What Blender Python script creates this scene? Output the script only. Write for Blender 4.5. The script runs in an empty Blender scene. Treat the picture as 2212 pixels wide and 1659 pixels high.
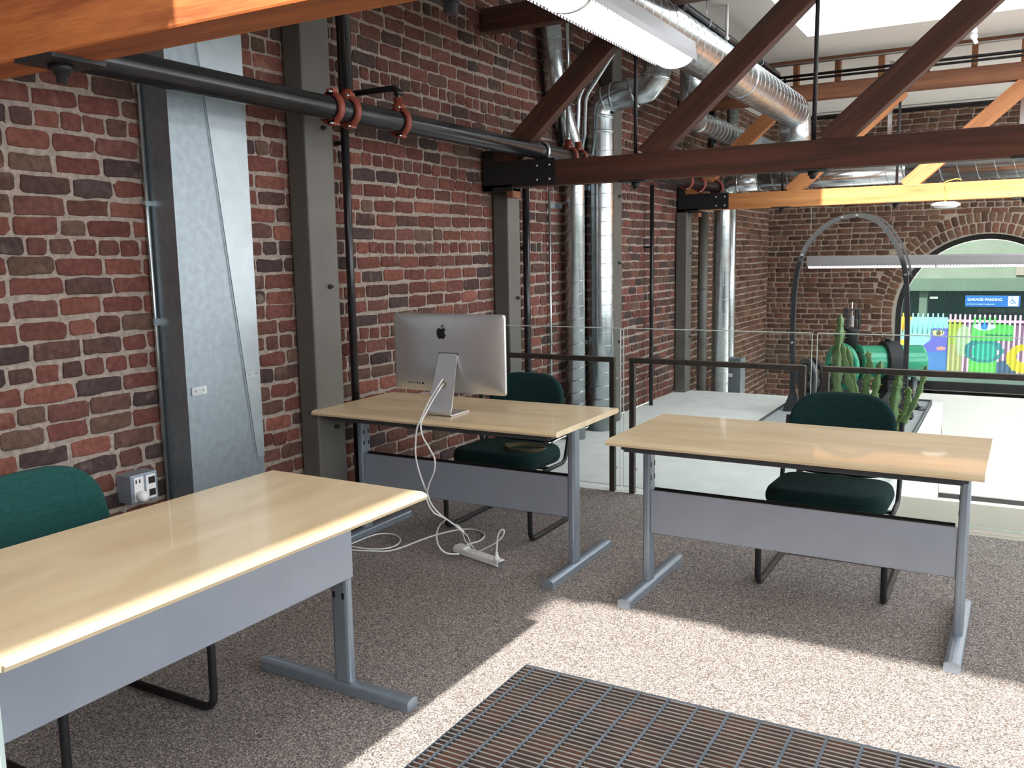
import bpy, bmesh, math, random
from mathutils import Vector, Matrix
PI = math.pi
R_ = math.radians
SC = bpy.context.scene
COL = SC.collection
random.seed(7)

# ------------------------------------------------------------------ camera
cam_d = bpy.data.cameras.new('camera'); cam = bpy.data.objects.new('camera', cam_d); COL.objects.link(cam)
YAW, PIT, ROL, FPX, CX, CZ = -0.5149, -0.1408, -0.0170, 1915.35, 3.2004, 1.4779
_f = Vector((math.sin(YAW)*math.cos(PIT), math.cos(YAW)*math.cos(PIT), math.sin(PIT)))
_r = Vector((math.cos(YAW), -math.sin(YAW), 0)); _u = _r.cross(_f)
_r2 = math.cos(ROL)*_r + math.sin(ROL)*_u; _u2 = -math.sin(ROL)*_r + math.cos(ROL)*_u
_m = Matrix((_r2, _u2, -_f)).transposed().to_4x4(); _m.translation = Vector((CX, 0, CZ))
cam.matrix_world = _m
cam_d.sensor_width = 36; cam_d.sensor_fit = 'HORIZONTAL'; cam_d.lens = FPX/2212*36
cam_d.clip_start = 0.02; cam_d.clip_end = 200
SC.camera = cam

# ------------------------------------------------------------------ world, sun, exposure
SC.view_settings.view_transform = 'Standard'; SC.view_settings.look = 'None'
SC.view_settings.gamma = 1; SC.view_settings.use_curve_mapping = False
SC.view_settings.exposure = 0.0
w = bpy.data.worlds.new('world'); SC.world = w; w.use_nodes = True
nt = w.node_tree; bg = nt.nodes['Background']
sky = nt.nodes.new('ShaderNodeTexSky'); sky.sky_type = 'HOSEK_WILKIE'; sky.turbidity = 6; sky.ground_albedo = .5
sky.sun_direction = (0, -0.72, 0.69)
mixw = nt.nodes.new('ShaderNodeMix'); mixw.data_type = 'RGBA'; mixw.inputs[0].default_value = .7
nt.links.new(sky.outputs[0], mixw.inputs[6]); mixw.inputs[7].default_value = (0.94, 0.975, 1.0, 1)
nt.links.new(mixw.outputs[2], bg.inputs[0]); bg.inputs[1].default_value = 7.0
sun_d = bpy.data.lights.new('sun', 'SUN'); sun = bpy.data.objects.new('sun', sun_d); COL.objects.link(sun)
sun_d.energy = 12.5; sun_d.angle = R_(1.2); sun_d.color = (1, .95, .86)
sun.rotation_euler = Vector((0.0, 1, -0.951)).to_track_quat('-Z', 'Y').to_euler()
sun.location = (2, -6, 8)
SC.cycles.max_bounces = 8; SC.cycles.diffuse_bounces = 5; SC.cycles.glossy_bounces = 4
SC.cycles.transmission_bounces = 6; SC.cycles.transparent_max_bounces = 12
SC.cycles.sample_clamp_indirect = 6; SC.cycles.use_denoising = True
SC.cycles.caustics_reflective = False; SC.cycles.caustics_refractive = False

# ------------------------------------------------------------------ materials
MATS = {}
def nmat(name, col, rough=.6, metal=0, var=0, vscale=8, bump=0, bscale=60, spec=.5, stretch=(1, 1, 1), col2=None, detail=4, sheen=0, coat=0):
    m = bpy.data.materials.new(name); m.use_nodes = True; MATS[name] = m
    t = m.node_tree; b = t.nodes['Principled BSDF']
    b.inputs['Roughness'].default_value = rough; b.inputs['Metallic'].default_value = metal
    b.inputs['Specular IOR Level'].default_value = spec; b.inputs['Base Color'].default_value = (*col, 1)
    b.inputs['Sheen Weight'].default_value = sheen; b.inputs['Coat Weight'].default_value = coat
    tc = t.nodes.new('ShaderNodeTexCoord'); mp = t.nodes.new('ShaderNodeMapping'); mp.inputs['Scale'].default_value = stretch
    t.links.new(tc.outputs['Object'], mp.inputs[0])
    if var or col2:
        n = t.nodes.new('ShaderNodeTexNoise'); n.inputs['Scale'].default_value = vscale; n.inputs['Detail'].default_value = detail
        t.links.new(mp.outputs[0], n.inputs[0])
        r = t.nodes.new('ShaderNodeValToRGB'); r.color_ramp.elements[0].position = .3; r.color_ramp.elements[1].position = .7
        c2 = col2 or tuple(min(1, c*(1+var)) for c in col); c1 = col if col2 else tuple(c*(1-var) for c in col)
        r.color_ramp.elements[0].color = (*c1, 1); r.color_ramp.elements[1].color = (*c2, 1)
        t.links.new(n.outputs['Fac'], r.inputs[0]); t.links.new(r.outputs[0], b.inputs['Base Color'])
    if bump:
        n2 = t.nodes.new('ShaderNodeTexNoise'); n2.inputs['Scale'].default_value = bscale; n2.inputs['Detail'].default_value = 5
        t.links.new(mp.outputs[0], n2.inputs[0]); bp = t.nodes.new('ShaderNodeBump'); bp.inputs['Strength'].default_value = bump
        bp.inputs['Distance'].default_value = .004
        t.links.new(n2.outputs['Fac'], bp.inputs['Height']); t.links.new(bp.outputs[0], b.inputs['Normal'])
    return m

def brick_mat():
    m = bpy.data.materials.new('brick'); m.use_nodes = True; t = m.node_tree; b = t.nodes['Principled BSDF']
    b.inputs['Roughness'].default_value = .9; b.inputs['Specular IOR Level'].default_value = .2
    at_ = t.nodes.new('ShaderNodeAttribute'); at_.attribute_name = 'tint'
    tc = t.nodes.new('ShaderNodeTexCoord')
    n = t.nodes.new('ShaderNodeTexNoise'); n.inputs['Scale'].default_value = 38; n.inputs['Detail'].default_value = 6; n.inputs['Roughness'].default_value = .65
    n3 = t.nodes.new('ShaderNodeTexNoise'); n3.inputs['Scale'].default_value = 9; n3.inputs['Detail'].default_value = 5
    t.links.new(tc.outputs['Object'], n.inputs[0]); t.links.new(tc.outputs['Object'], n3.inputs[0])
    mr = t.nodes.new('ShaderNodeMapRange'); mr.inputs[1].default_value = .3; mr.inputs[2].default_value = .72; mr.inputs[3].default_value = .62; mr.inputs[4].default_value = 1.3
    t.links.new(n.outputs['Fac'], mr.inputs[0])
    mul = t.nodes.new('ShaderNodeMix'); mul.data_type = 'RGBA'; mul.blend_type = 'MULTIPLY'; mul.inputs[0].default_value = 1
    t.links.new(at_.outputs['Color'], mul.inputs[6]); t.links.new(mr.outputs[0], mul.inputs[7])
    r2 = t.nodes.new('ShaderNodeMapRange'); r2.inputs[1].default_value = .62; r2.inputs[2].default_value = .76; r2.inputs[4].default_value = .38
    t.links.new(n3.outputs['Fac'], r2.inputs[0])
    mx = t.nodes.new('ShaderNodeMix'); mx.data_type = 'RGBA'; t.links.new(r2.outputs[0], mx.inputs[0])
    t.links.new(mul.outputs[2], mx.inputs[6]); mx.inputs[7].default_value = (.36, .27, .22, 1)
    t.links.new(mx.outputs[2], b.inputs['Base Color'])
    n4 = t.nodes.new('ShaderNodeTexNoise'); n4.inputs['Scale'].default_value = 70; n4.inputs['Detail'].default_value = 6
    t.links.new(tc.outputs['Object'], n4.inputs[0])
    bp = t.nodes.new('ShaderNodeBump'); bp.inputs['Strength'].default_value = .55; bp.inputs['Distance'].default_value = .01
    t.links.new(n4.outputs['Fac'], bp.inputs['Height']); t.links.new(bp.outputs[0], b.inputs['Normal'])
    MATS['brick'] = m
brick_mat()

def wood_mat(name, c1, c2, scale=1.0, axis='X', rough=.55, knots=True, fine=14, coat=0, soft=False):
    m = bpy.data.materials.new(name); m.use_nodes = True; MATS[name] = m; t = m.node_tree; b = t.nodes['Principled BSDF']
    b.inputs['Roughness'].default_value = rough; b.inputs['Coat Weight'].default_value = coat
    tc = t.nodes.new('ShaderNodeTexCoord'); mp = t.nodes.new('ShaderNodeMapping')
    st = (1.1, 4, 4) if soft else {'X': (.35, 5, 5), 'Y': (5, .35, 5), 'Z': (5, 5, .35)}[axis]
    mp.inputs['Scale'].default_value = [s*scale for s in st]; t.links.new(tc.outputs['Object'], mp.inputs[0])
    n = t.nodes.new('ShaderNodeTexNoise'); n.inputs['Scale'].default_value = 2.2; n.inputs['Detail'].default_value = 7; n.inputs['Distortion'].default_value = .6
    t.links.new(mp.outputs[0], n.inputs[0])
    n2 = t.nodes.new('ShaderNodeTexNoise'); n2.inputs['Scale'].default_value = fine; n2.inputs['Detail'].default_value = 4
    t.links.new(mp.outputs[0], n2.inputs[0])
    ad = t.nodes.new('ShaderNodeMath'); ad.operation = 'MULTIPLY_ADD'; ad.inputs[1].default_value = .35 if not soft else .12
    t.links.new(n2.outputs['Fac'], ad.inputs[0]); t.links.new(n.outputs['Fac'], ad.inputs[2])
    r = t.nodes.new('ShaderNodeValToRGB'); r.color_ramp.elements[0].position = .45 if not soft else .38; r.color_ramp.elements[1].position = .88 if not soft else .74
    r.color_ramp.elements[0].color = (*c1, 1); r.color_ramp.elements[1].color = (*c2, 1)
    t.links.new(ad.outputs[0], r.inputs[0]); t.links.new(r.outputs[0], b.inputs['Base Color'])
    bp = t.nodes.new('ShaderNodeBump'); bp.inputs['Strength'].default_value = .25 if not coat else .03; bp.inputs['Distance'].default_value = .003
    t.links.new(n2.outputs['Fac'], bp.inputs['Height']); t.links.new(bp.outputs[0], b.inputs['Normal'])
    return m

def carpet_mat():
    m = bpy.data.materials.new('carpet'); m.use_nodes = True; t = m.node_tree; b = t.nodes['Principled BSDF']; MATS['carpet'] = m
    b.inputs['Roughness'].default_value = .95; b.inputs['Specular IOR Level'].default_value = .1
    tc = t.nodes.new('ShaderNodeTexCoord')
    n = t.nodes.new('ShaderNodeTexVoronoi'); n.inputs['Scale'].default_value = 260
    t.links.new(tc.outputs['Object'], n.inputs[0])
    sx = t.nodes.new('ShaderNodeSeparateColor'); t.links.new(n.outputs['Color'], sx.inputs[0])
    r = t.nodes.new('ShaderNodeValToRGB'); e = r.color_ramp.elements
    e[0].position = .0; e[0].color = (.075, .062, .058, 1); e[1].position = 1; e[1].color = (.60, .535, .485, 1)
    x = e.new(.35); x.color = (.19, .166, .158, 1); x = e.new(.7); x.color = (.295, .262, .248, 1)
    t.links.new(sx.outputs[0], r.inputs[0]); t.links.new(r.outputs[0], b.inputs['Base Color'])
    bp = t.nodes.new('ShaderNodeBump'); bp.inputs['Strength'].default_value = .3; bp.inputs['Distance'].default_value = .002
    t.links.new(n.outputs['Distance'], bp.inputs['Height']); t.links.new(bp.outputs[0], b.inputs['Normal'])
carpet_mat()

def attr_mat(name, rough=.5):
    m = bpy.data.materials.new(name); m.use_nodes = True; t = m.node_tree; b = t.nodes['Principled BSDF']; MATS[name] = m
    b.inputs['Roughness'].default_value = rough
    a = t.nodes.new('ShaderNodeAttribute'); a.attribute_name = 'tint'; t.links.new(a.outputs['Color'], b.inputs['Base Color'])
attr_mat('mural_paint')

def glass_mat(name, tint, refl=.08):
    m = bpy.data.materials.new(name); m.use_nodes = True; t = m.node_tree; MATS[name] = m
    t.nodes.remove(t.nodes['Principled BSDF']); out = t.nodes['Material Output']
    tr = t.nodes.new('ShaderNodeBsdfTransparent'); tr.inputs[0].default_value = (*tint, 1)
    gl = t.nodes.new('ShaderNodeBsdfGlossy'); gl.inputs['Roughness'].default_value = .02; gl.inputs[0].default_value = (.9, 1, .97, 1)
    fr = t.nodes.new('ShaderNodeFresnel'); fr.inputs[0].default_value = 1.45
    mx = t.nodes.new('ShaderNodeMixShader'); t.links.new(fr.outputs[0], mx.inputs[0])
    t.links.new(tr.outputs[0], mx.inputs[1]); t.links.new(gl.outputs[0], mx.inputs[2]); t.links.new(mx.outputs[0], out.inputs[0])
glass_mat('clear_glass', (.93, .975, .96)); glass_mat('green_glass', (.37, .46, .42))

def emit_mat(name, col, s):
    m = bpy.data.materials.new(name); m.use_nodes = True; b = m.node_tree.nodes['Principled BSDF']; MATS[name] = m
    b.inputs['Base Color'].default_value = (.9, .9, .9, 1); b.inputs['Emission Color'].default_value = (*col, 1); b.inputs['Emission Strength'].default_value = s
nmat('glass_edge', (.55, .66, .62), .3)
emit_mat('lamp_glow', (1, .99, .96), 5.0)
emit_mat('lamp_glow_small', (1, .99, .96), 1.6)

nmat('steel_grey', (.108, .102, .090), .5, 0, .12, 5, .1, 120)
nmat('black_steel', (.012, .012, .014), .5, 0, .2, 10)
nmat('black_pipe', (.02, .02, .022), .22, .3, .2, 10, .05, 90)
nmat('galvanised', (.50, .545, .565), .24, .95, .14, 14, .06, 60, detail=7)
nmat('spangle', (.30, .35, .385), .42, .75, .10, 30, .05, 60, detail=9)
nmat('spangle_light', (.40, .455, .485), .36, .75, .06, 12)
nmat('red_cast', (.22, .042, .025), .5, 0, .2, 20)
nmat('zinc', (.65, .66, .68), .3, 1)
nmat('desk_metal', (.32, .375, .44), .34, .55, .05, 20)
nmat('desk_panel', (.37, .41, .48), .42, .45, .05, 6)
nmat('desk_dark', (.06, .065, .075), .5, .2)
nmat('alu', (.72, .72, .73), .38, .85, .02, 10)
nmat('black', (.006, .006, .007), .4)
nmat('green_fabric', (.010, .034, .034), .95, 0, .3, 60, .6, 500, .1, (1, 1, 4), sheen=.04)
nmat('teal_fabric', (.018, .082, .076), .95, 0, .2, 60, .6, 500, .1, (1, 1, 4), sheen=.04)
nmat('white_plastic', (.80, .80, .80), .4)
nmat('cable_white', (.78, .78, .77), .4)
nmat('straw_cable', (.17, .12, .055), .6)
nmat('white_paint', (.80, .80, .78), .8, 0, .03, 3)
nmat('ceiling_paint', (.74, .74, .70), .8, 0, .03, 2)
nmat('concrete_white', (.74, .77, .75), .7, 0, .0, 5, .1, 30, col2=(.84, .86, .84))
nmat('concrete_grey', (.36, .38, .39), .7, 0, .10, 8, .1, 40)
nmat('wall_brown', (.10, .055, .04), .9, 0, .2, 3)
nmat('beige_paint', (.44, .41, .34), .7, 0, .03, 4)
nmat('white_fixture', (.42, .42, .44), .4, .2)
nmat('rail_steel', (.085, .075, .066), .38, .7, .2, 20)
nmat('grate_steel', (.10, .12, .15), .45, .6, .2, 7, .1, 80)
nmat('grate_bar', (.006, .006, .007), .6, .2, 0, 5, col2=(.045, .020, .012), detail=6)  # rust over near black; shade in the gaps is put into the colour
nmat('grate_top', (.21, .215, .22), .4, .6, .2, 6)
nmat('pit_dark', (.03, .024, .02), .9, 0, .0, 5, col2=(.085, .04, .025))
nmat('reveal_paint', (.32, .29, .25), .7)
nmat('machine_green', (.02, .30, .17), .3, .1, .12, 12, coat=.4)
nmat('machine_dark', (.012, .013, .016), .65, .0, .2, 12)
nmat('machine_grey', (.10, .105, .115), .4, .5, .15, 12)
nmat('cactus_green', (.09, .19, .07), .65, 0, .0, 14, .3, 120, col2=(.19, .30, .13))
nmat('cactus_yellow', (.45, .38, .06), .7)
nmat('terracotta', (.25, .10, .06), .8, 0, .1, 8)
nmat('soil', (.04, .03, .02), .95)
nmat('sign_blue', (.02, .12, .42), .5)
nmat('sign_white', (.75, .82, .85), .5)
nmat('street_concrete', (.25, .26, .22), .8, 0, .08, 3)
nmat('street_beam', (.14, .175, .145), .8, 0, .05, 3)
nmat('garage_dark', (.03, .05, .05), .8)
nmat('street_ground', (.17, .21, .19), .8, 0, .1, 2)
nmat('pink_panel', (.36, .28, .26), .8)
nmat('yellow_cable', (.6, .5, .08), .5)
nmat('rubber', (.015, .015, .015), .8)
wood_mat('birch', (.68, .52, .31), (.82, .66, .43), .8, 'X', .36, coat=.3, soft=True)
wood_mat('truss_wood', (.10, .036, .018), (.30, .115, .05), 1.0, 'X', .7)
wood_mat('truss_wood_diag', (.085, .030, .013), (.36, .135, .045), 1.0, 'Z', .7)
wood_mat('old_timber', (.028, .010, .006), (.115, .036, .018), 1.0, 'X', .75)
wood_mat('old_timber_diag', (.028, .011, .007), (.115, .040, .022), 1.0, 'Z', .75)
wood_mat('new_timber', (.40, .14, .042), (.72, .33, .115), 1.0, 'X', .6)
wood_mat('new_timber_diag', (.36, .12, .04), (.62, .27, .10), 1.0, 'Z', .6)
wood_mat('near_timber', (.20, .042, .012), (.60, .19, .050), 1.3, 'X', .6, fine=30)

# ------------------------------------------------------------------ mesh helper
class MB:
    def __init__(s): s.v = []; s.f = []; s.sm = []; s.c = []; s.smooth_all = False
    def add(s, vs, fs, smooth=False, col=None):
        o = len(s.v); s.v += [tuple(x) for x in vs]
        for f in fs: s.f.append([i+o for i in f]); s.sm.append(smooth); s.c.append(col)
        return s
    def box(s, x0, x1, y0, y1, z0, z1, col=None, M=None):
        vs = [Vector((x, y, z)) for z in (z0, z1) for y in (y0, y1) for x in (x0, x1)]
        if M: vs = [M @ v for v in vs]
        return s.add(vs, [(0, 2, 3, 1), (4, 5, 7, 6), (0, 1, 5, 4), (2, 6, 7, 3), (0, 4, 6, 2), (1, 3, 7, 5)], False, col)
    def bbox(s, x0, x1, y0, y1, z0, z1, b=.003, M=None, seg=2):
        bm = bmesh.new(); bmesh.ops.create_cube(bm, size=1)
        for v in bm.verts: v.co = Vector((x0+(v.co.x+.5)*(x1-x0), y0+(v.co.y+.5)*(y1-y0), z0+(v.co.z+.5)*(z1-z0)))
        bmesh.ops.bevel(bm, geom=bm.edges[:], offset=b, segments=seg, affect='EDGES', profile=.5)
        return s.frombm(bm, M)
    def frombm(s, bm, M=None, smooth=False):
        bm.verts.index_update(); vs = [M @ v.co if M else v.co.copy() for v in bm.verts]
        fs = [[v.index for v in f.verts] for f in bm.faces]; bm.free(); return s.add(vs, fs, smooth)
    def bar(s, a, b, w, h, up=(0, 0, 1), bev=0):
        """rectangular bar from a to b; w across, h along 'up'"""
        a = Vector(a); b = Vector(b); d = (b-a); L = d.length; d.normalize(); up = Vector(up)
        sd = d.cross(up).normalized(); u = sd.cross(d).normalized()
        M = Matrix((d, sd, u)).transposed().to_4x4(); M.translation = a
        if bev: return s.bbox(0, L, -w/2, w/2, -h/2, h/2, bev, M, 1)
        return s.box(0, L, -w/2, w/2, -h/2, h/2, None, M)
    def rings(s, rs, closed_u=True, cap=True, smooth=True, flip=False):
        n = len(rs[0]); o = len(s.v)
        for r in rs: s.v += [tuple(p) for p in r]
        for i in range(len(rs)-1):
            for j in range(n if closed_u else n-1):
                k = (j+1) % n; q = [o+i*n+j, o+i*n+k, o+(i+1)*n+k, o+(i+1)*n+j]
                s.f.append(q[::-1] if flip else q); s.sm.append(smooth); s.c.append(None)
        if cap:
            s.f.append([o+j for j in range(n)][::-1] if not flip else [o+j for j in range(n)]); s.sm.append(False); s.c.append(None)
            q = [o+(len(rs)-1)*n+j for j in range(n)]; s.f.append(q if not flip else q[::-1]); s.sm.append(False); s.c.append(None)
        return s
    def tube(s, path, r, seg=10, cap=True, closed=False):
        P = [Vector(p) for p in path]; n = len(P); rad = r if isinstance(r, (list, tuple)) else [r]*n
        T = []
        for i in range(n):
            if closed: t = P[(i+1) % n]-P[i-1]
            else: t = P[min(i+1, n-1)]-P[max(i-1, 0)]
            T.append(t.normalized())
        ref = Vector((0, 0, 1)) if abs(T[0].z) < .9 else Vector((1, 0, 0))
        nn = (ref - T[0]*ref.dot(T[0])).normalized(); rs = []
        for i in range(n):
            nn = (nn - T[i]*nn.dot(T[i])).normalized(); bb = T[i].cross(nn)
            rs.append([P[i] + (nn*math.cos(2*PI*j/seg)+bb*math.sin(2*PI*j/seg))*rad[i] for j in range(seg)])
        if closed: rs.append(rs[0]); cap = False
        return s.rings(rs, True, cap)
    def lathe(s, prof, seg=24, M=None, cap=True):
        rs = [[(M @ Vector((r*math.cos(2*PI*j/seg), r*math.sin(2*PI*j/seg), z))) if M else Vector((r*math.cos(2*PI*j/seg), r*math.sin(2*PI*j/seg), z)) for j in range(seg)] for r, z in prof]
        return s.rings(rs, True, cap)
    def prism(s, pts, h, M=None, col=None):
        """2-D outline (x,y) extruded 0..h in z, then M"""
        n = len(pts); vs = [Vector((x, y, 0)) for x, y in pts]+[Vector((x, y, h)) for x, y in pts]
        if M: vs = [M @ v for v in vs]
        fs = [list(range(n))[::-1], list(range(n, 2*n))]+[(i, (i+1) % n, n+(i+1) % n, n+i) for i in range(n)]
        return s.add(vs, fs, False, col)
    def build(s, name, mat, parent=None, loc=None, smooth=False, tint=False):
        me = bpy.data.meshes.new(name); me.from_pydata(s.v, [], s.f); me.update()
        me.polygons.foreach_set('use_smooth', [bool(x) or smooth for x in s.sm])
        if tint:
            a = me.color_attributes.new('tint', 'FLOAT_COLOR', 'CORNER'); d = []
            for p, c in zip(me.polygons, s.c):
                c = c or (.5, .5, .5); d += [c[0], c[1], c[2], 1.0]*p.loop_total
            a.data.foreach_set('color', d)
        me.materials.append(MATS[mat])
        o = bpy.data.objects.new(name, me); COL.objects.link(o)
        if parent: o.parent = parent
        if loc: o.location = loc
        return o

def tag(o, label=None, cat=None, group=None, kind=None):
    if label: o['label'] = label
    if cat: o['category'] = cat
    if group: o['group'] = group
    if kind: o['kind'] = kind
    return o
def thing(name, label, cat, loc=(0, 0, 0), rz=0, group=None):
    o = bpy.data.objects.new(name, None); COL.objects.link(o); o.empty_display_size = .1
    o.location = loc; o.rotation_euler = (0, 0, rz); return tag(o, label, cat, group)
def struct(o, label=None): o['kind'] = 'structure'; return tag(o, label)
def dup(root, loc, rz=None, label=None, group=None):
    r = root.copy(); COL.objects.link(r); r.location = loc
    if rz is not None: r.rotation_euler = (0, 0, rz)
    if label: r['label'] = label
    if group: r['group'] = group
    def kids(o, p):
        for ch in [c for c in bpy.data.objects if c.parent == o and c != p]:
            c = ch.copy(); COL.objects.link(c); c.parent = p; kids(ch, c)
    kids(root, r); return r
def arc(c, r, a0, a1, n, plane='xz'):
    out = []
    for i in range(n+1):
        a = a0+(a1-a0)*i/n; u, v = r*math.cos(a), r*math.sin(a)
        out.append({'xz': (c[0]+u, c[1], c[2]+v), 'yz': (c[0], c[1]+u, c[2]+v), 'xy': (c[0]+u, c[1]+v, c[2])}[plane])
    return out
def fillet(pts, r, n=6):
    """round the corners of a polyline"""
    P = [Vector(p) for p in pts]; out = [P[0]]
    for i in range(1, len(P)-1):
        a, b, c = P[i-1], P[i], P[i+1]; u = (a-b).normalized(); v = (c-b).normalized()
        ang = u.angle(v); d = min(r/math.tan(ang/2), (a-b).length*.49, (c-b).length*.49); p0 = b+u*d; p1 = b+v*d
        for k in range(n+1):
            t = k/n; out.append((1-t)**2*p0+2*t*(1-t)*b+t*t*p1)
    out.append(P[-1]); return out
def smoothpath(pts, n=6, closed=False):
    P = [Vector(p) for p in pts]; out = []; m = len(P)
    for i in range(m if closed else m-1):
        g = (lambda k: P[k % m]) if closed else (lambda k: P[max(0, min(m-1, k))])
        p0, p1, p2, p3 = g(i-1), g(i), g(i+1), g(i+2)
        for k in range(n):
            t = k/n; out.append(.5*((2*p1)+(p2-p0)*t+(2*p0-5*p1+4*p2-p3)*t*t+(3*p1-p0-3*p2+p3)*t**3))
    if not closed: out.append(P[-1])
    return out

# ------------------------------------------------------------------ setting: brick walls
MORT = (.335, .278, .238); MORT2 = (.37, .31, .25)
def palette(kind, rng, v, u):
    if kind == 'left':
        base = rng.choice([(.185, .072, .055), (.17, .066, .052), (.15, .068, .052), (.125, .066, .052), (.205, .082, .062), (.10, .056, .048), (.14, .085, .062), (.18, .078, .064), (.078, .052, .050), (.235, .090, .066), (.16, .060, .048)])
        if v > 2.2: base = tuple(b*.86+g*.14 for b, g in zip(base, (.13, .09, .065)))
    else:
        base = rng.choice([(.135, .075, .050), (.12, .066, .044), (.095, .052, .037), (.155, .088, .058), (.13, .078, .056), (.085, .048, .034), (.16, .075, .052)])
    k = rng.uniform(.68, .98) if kind == 'left' else rng.uniform(.85, 1.2); return tuple(b*k for b in base)
def one_brick(mb, rng, cu, cv, w, h, P, col, rot=0, prot=.007):
    hw, hh = w/2, h/2; rad = min(hw, hh)*rng.uniform(.28, .52); pts = []
    for sx, sy, a0 in ((1, 1, 0), (-1, 1, 90), (-1, -1, 180), (1, -1, 270)):
        for a in (0, 45, 90):
            t = R_(a0+a); pts.append((sx*(hw-rad)+rad*math.cos(t), sy*(hh-rad)+rad*math.sin(t)))
        if w > .12:
            q = pts[-1]; e = {90: (-1, 0), 180: (0, -1), 270: (1, 0), 360: (0, 1)}[a0+90]
            if e[0]:
                for fr in (.3, .65): pts.append((q[0]+e[0]*fr*2*(hw-rad), q[1]))
    pts = [(x+rng.gauss(0, .0026), y+rng.gauss(0, .0022)) for x, y in pts]
    c, s = math.cos(rot), math.sin(rot); n = len(pts); pr = prot*rng.uniform(.6, 1.35)
    def ring(k, d, inset):
        out = []
        for x, y in pts:
            l = math.hypot(x, y); x2 = x-inset*x/l; y2 = y-inset*y/l
            out.append(P(cu+x2*c-y2*s, cv+x2*s+y2*c, d))
        return out
    o = len(mb.v)
    for r in (ring(0, -.004, -.001), ring(1, pr*.75, 0), ring(2, pr, .0045)): mb.v += r
    for lvl in (0, 1):
        for j in range(n):
            k = (j+1) % n; mb.f.append([o+lvl*n+j, o+lvl*n+k, o+(lvl+1)*n+k, o+(lvl+1)*n+j]); mb.sm.append(True); mb.c.append(col)
    mb.f.append([o+2*n+j for j in range(n)]); mb.sm.append(True); mb.c.append(col)
def brick_field(mb, rng, u0, u1, v0, v1, P, kind, L=.2, H=.0795, skip=None, voff=0, wob=1):
    row = 0; v = v0
    while v < v1-.01:
        head = (row+voff) % 6 == 0; l = L/2 if head else L
        u = u0-rng.uniform(0, l)
        while u < u1:
            ln = l*rng.uniform(.9, 1.1) if rng.random() > .06 else l*.6
            a, b = max(u, u0), min(u+ln, u1); cu = (a+b)/2; cv = v+H/2+rng.gauss(0, .0018)+wob*(.006*math.sin(cu*1.3+row*.35)+.004*math.sin(cu*3.1+row*.8))
            if b-a > .03 and not (skip and skip(cu, cv)):
                one_brick(mb, rng, cu, cv, b-a-.0145*rng.uniform(.75, 1.5), H-.0158*rng.uniform(.75, 1.35), P, palette(kind, rng, cv, cu), rng.gauss(0, .006))
            u += ln
        v += H; row += 1
CEIL = 3.36; LOW = -2.05; YB = 13.4
# left wall: plane x=0 facing +x
mb = MB(); rng = random.Random(3)
for y0, y1, z0 in ((-3.6, 9.45, 0), (9.45, YB, LOW)):
    mb.add([(0, y0, z0), (0, y1, z0), (0, y1, CEIL+.5), (0, y0, CEIL+.5)], [(0, 1, 2, 3)], False, MORT)
    mb.add([(-.3, y0, z0), (-.3, y1, z0), (-.3, y1, CEIL+.5), (-.3, y0, CEIL+.5)], [(3, 2, 1, 0)], False, MORT)
PL = lambda u, v, d: (d, u, v)
brick_field(mb, rng, .2, 9.45, .0, CEIL, PL, 'left', voff=5)
brick_field(mb, rng, 9.45, YB, -12*.0795, CEIL, PL, 'far', voff=5)
struct(mb.build('wall_left', 'brick', tint=True), 'old red brick wall with pale rough mortar')
# back wall: plane y=YB facing -y with arched window opening
AC = (2.86, .58); AR = 1.12; JZ = -.47
mb = MB(); rng = random.Random(5); PB = lambda u, v, d: (u, YB-d, v)
def inside(u, v, m=0): return (v > AC[1] and math.hypot(u-AC[0], v-AC[1]) < AR+m) or (JZ < v <= AC[1] and abs(u-AC[0]) < AR+m)
def skipb(u, v):
    return inside(u, v, .03) or (v > AC[1]-.25 and math.hypot(u-AC[0], v-AC[1]) < AR+.295) or (v < JZ+.02 and u > .9)
# mortar plane with hole: polygons strip around arch
N = 32; arcp = [(AC[0]+AR*math.cos(PI*i/N), AC[1]+AR*math.sin(PI*i/N)) for i in range(N+1)]
XR = 7.2; TOP = CEIL+.5
def pb(u, v): return (u, YB, v)
for i in range(N):
    (a, b), (c, d) = arcp[i], arcp[i+1]; mb.add([pb(a, b), pb(a, TOP), pb(c, TOP), pb(c, d)], [(0, 3, 2, 1)], False, MORT2)
mb.add([pb(0, JZ), pb(AC[0]-AR, JZ), pb(AC[0]-AR, TOP), pb(0, TOP)], [(0, 1, 2, 3)], False, MORT2)
mb.add([pb(AC[0]+AR, JZ), pb(XR, JZ), pb(XR, TOP), pb(AC[0]+AR, TOP)], [(0, 1, 2, 3)], False, MORT2)
brick_field(mb, rng, 0, XR, -12*.0755, CEIL, PB, 'far', .2, .0755, skipb, 3)
for ring_r in (AR+.075, AR+.215):
    n = int(PI*ring_r/.088); 
    for i in range(-3, n+4):
        a = PI*i/n; u = AC[0]+ring_r*math.cos(a); v = AC[1]+ring_r*math.sin(a)
        one_brick(mb, rng, u, v, .125, .070, PB, palette('far', rng, v, u), a, .006)
mb.add([pb(0, LOW), pb(.9, LOW), pb(.9, JZ), pb(0, JZ)], [(0, 1, 2, 3)], False, MORT2)
struct(mb.build('wall_back', 'brick', tint=True), 'far brick wall with round arched window opening')
mb = MB(); mb.box(.9, XR, YB-.02, YB+.3, LOW, JZ-.0)
struct(mb.build('wall_back_lower', 'white_paint'), 'white painted wall below the arched window')
mb = MB(); mb.box(.9, XR, YB-.04, YB-.02, LOW+.13, LOW+.19)
struct(mb.build('baseboard_back', 'black_steel'))
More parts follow.
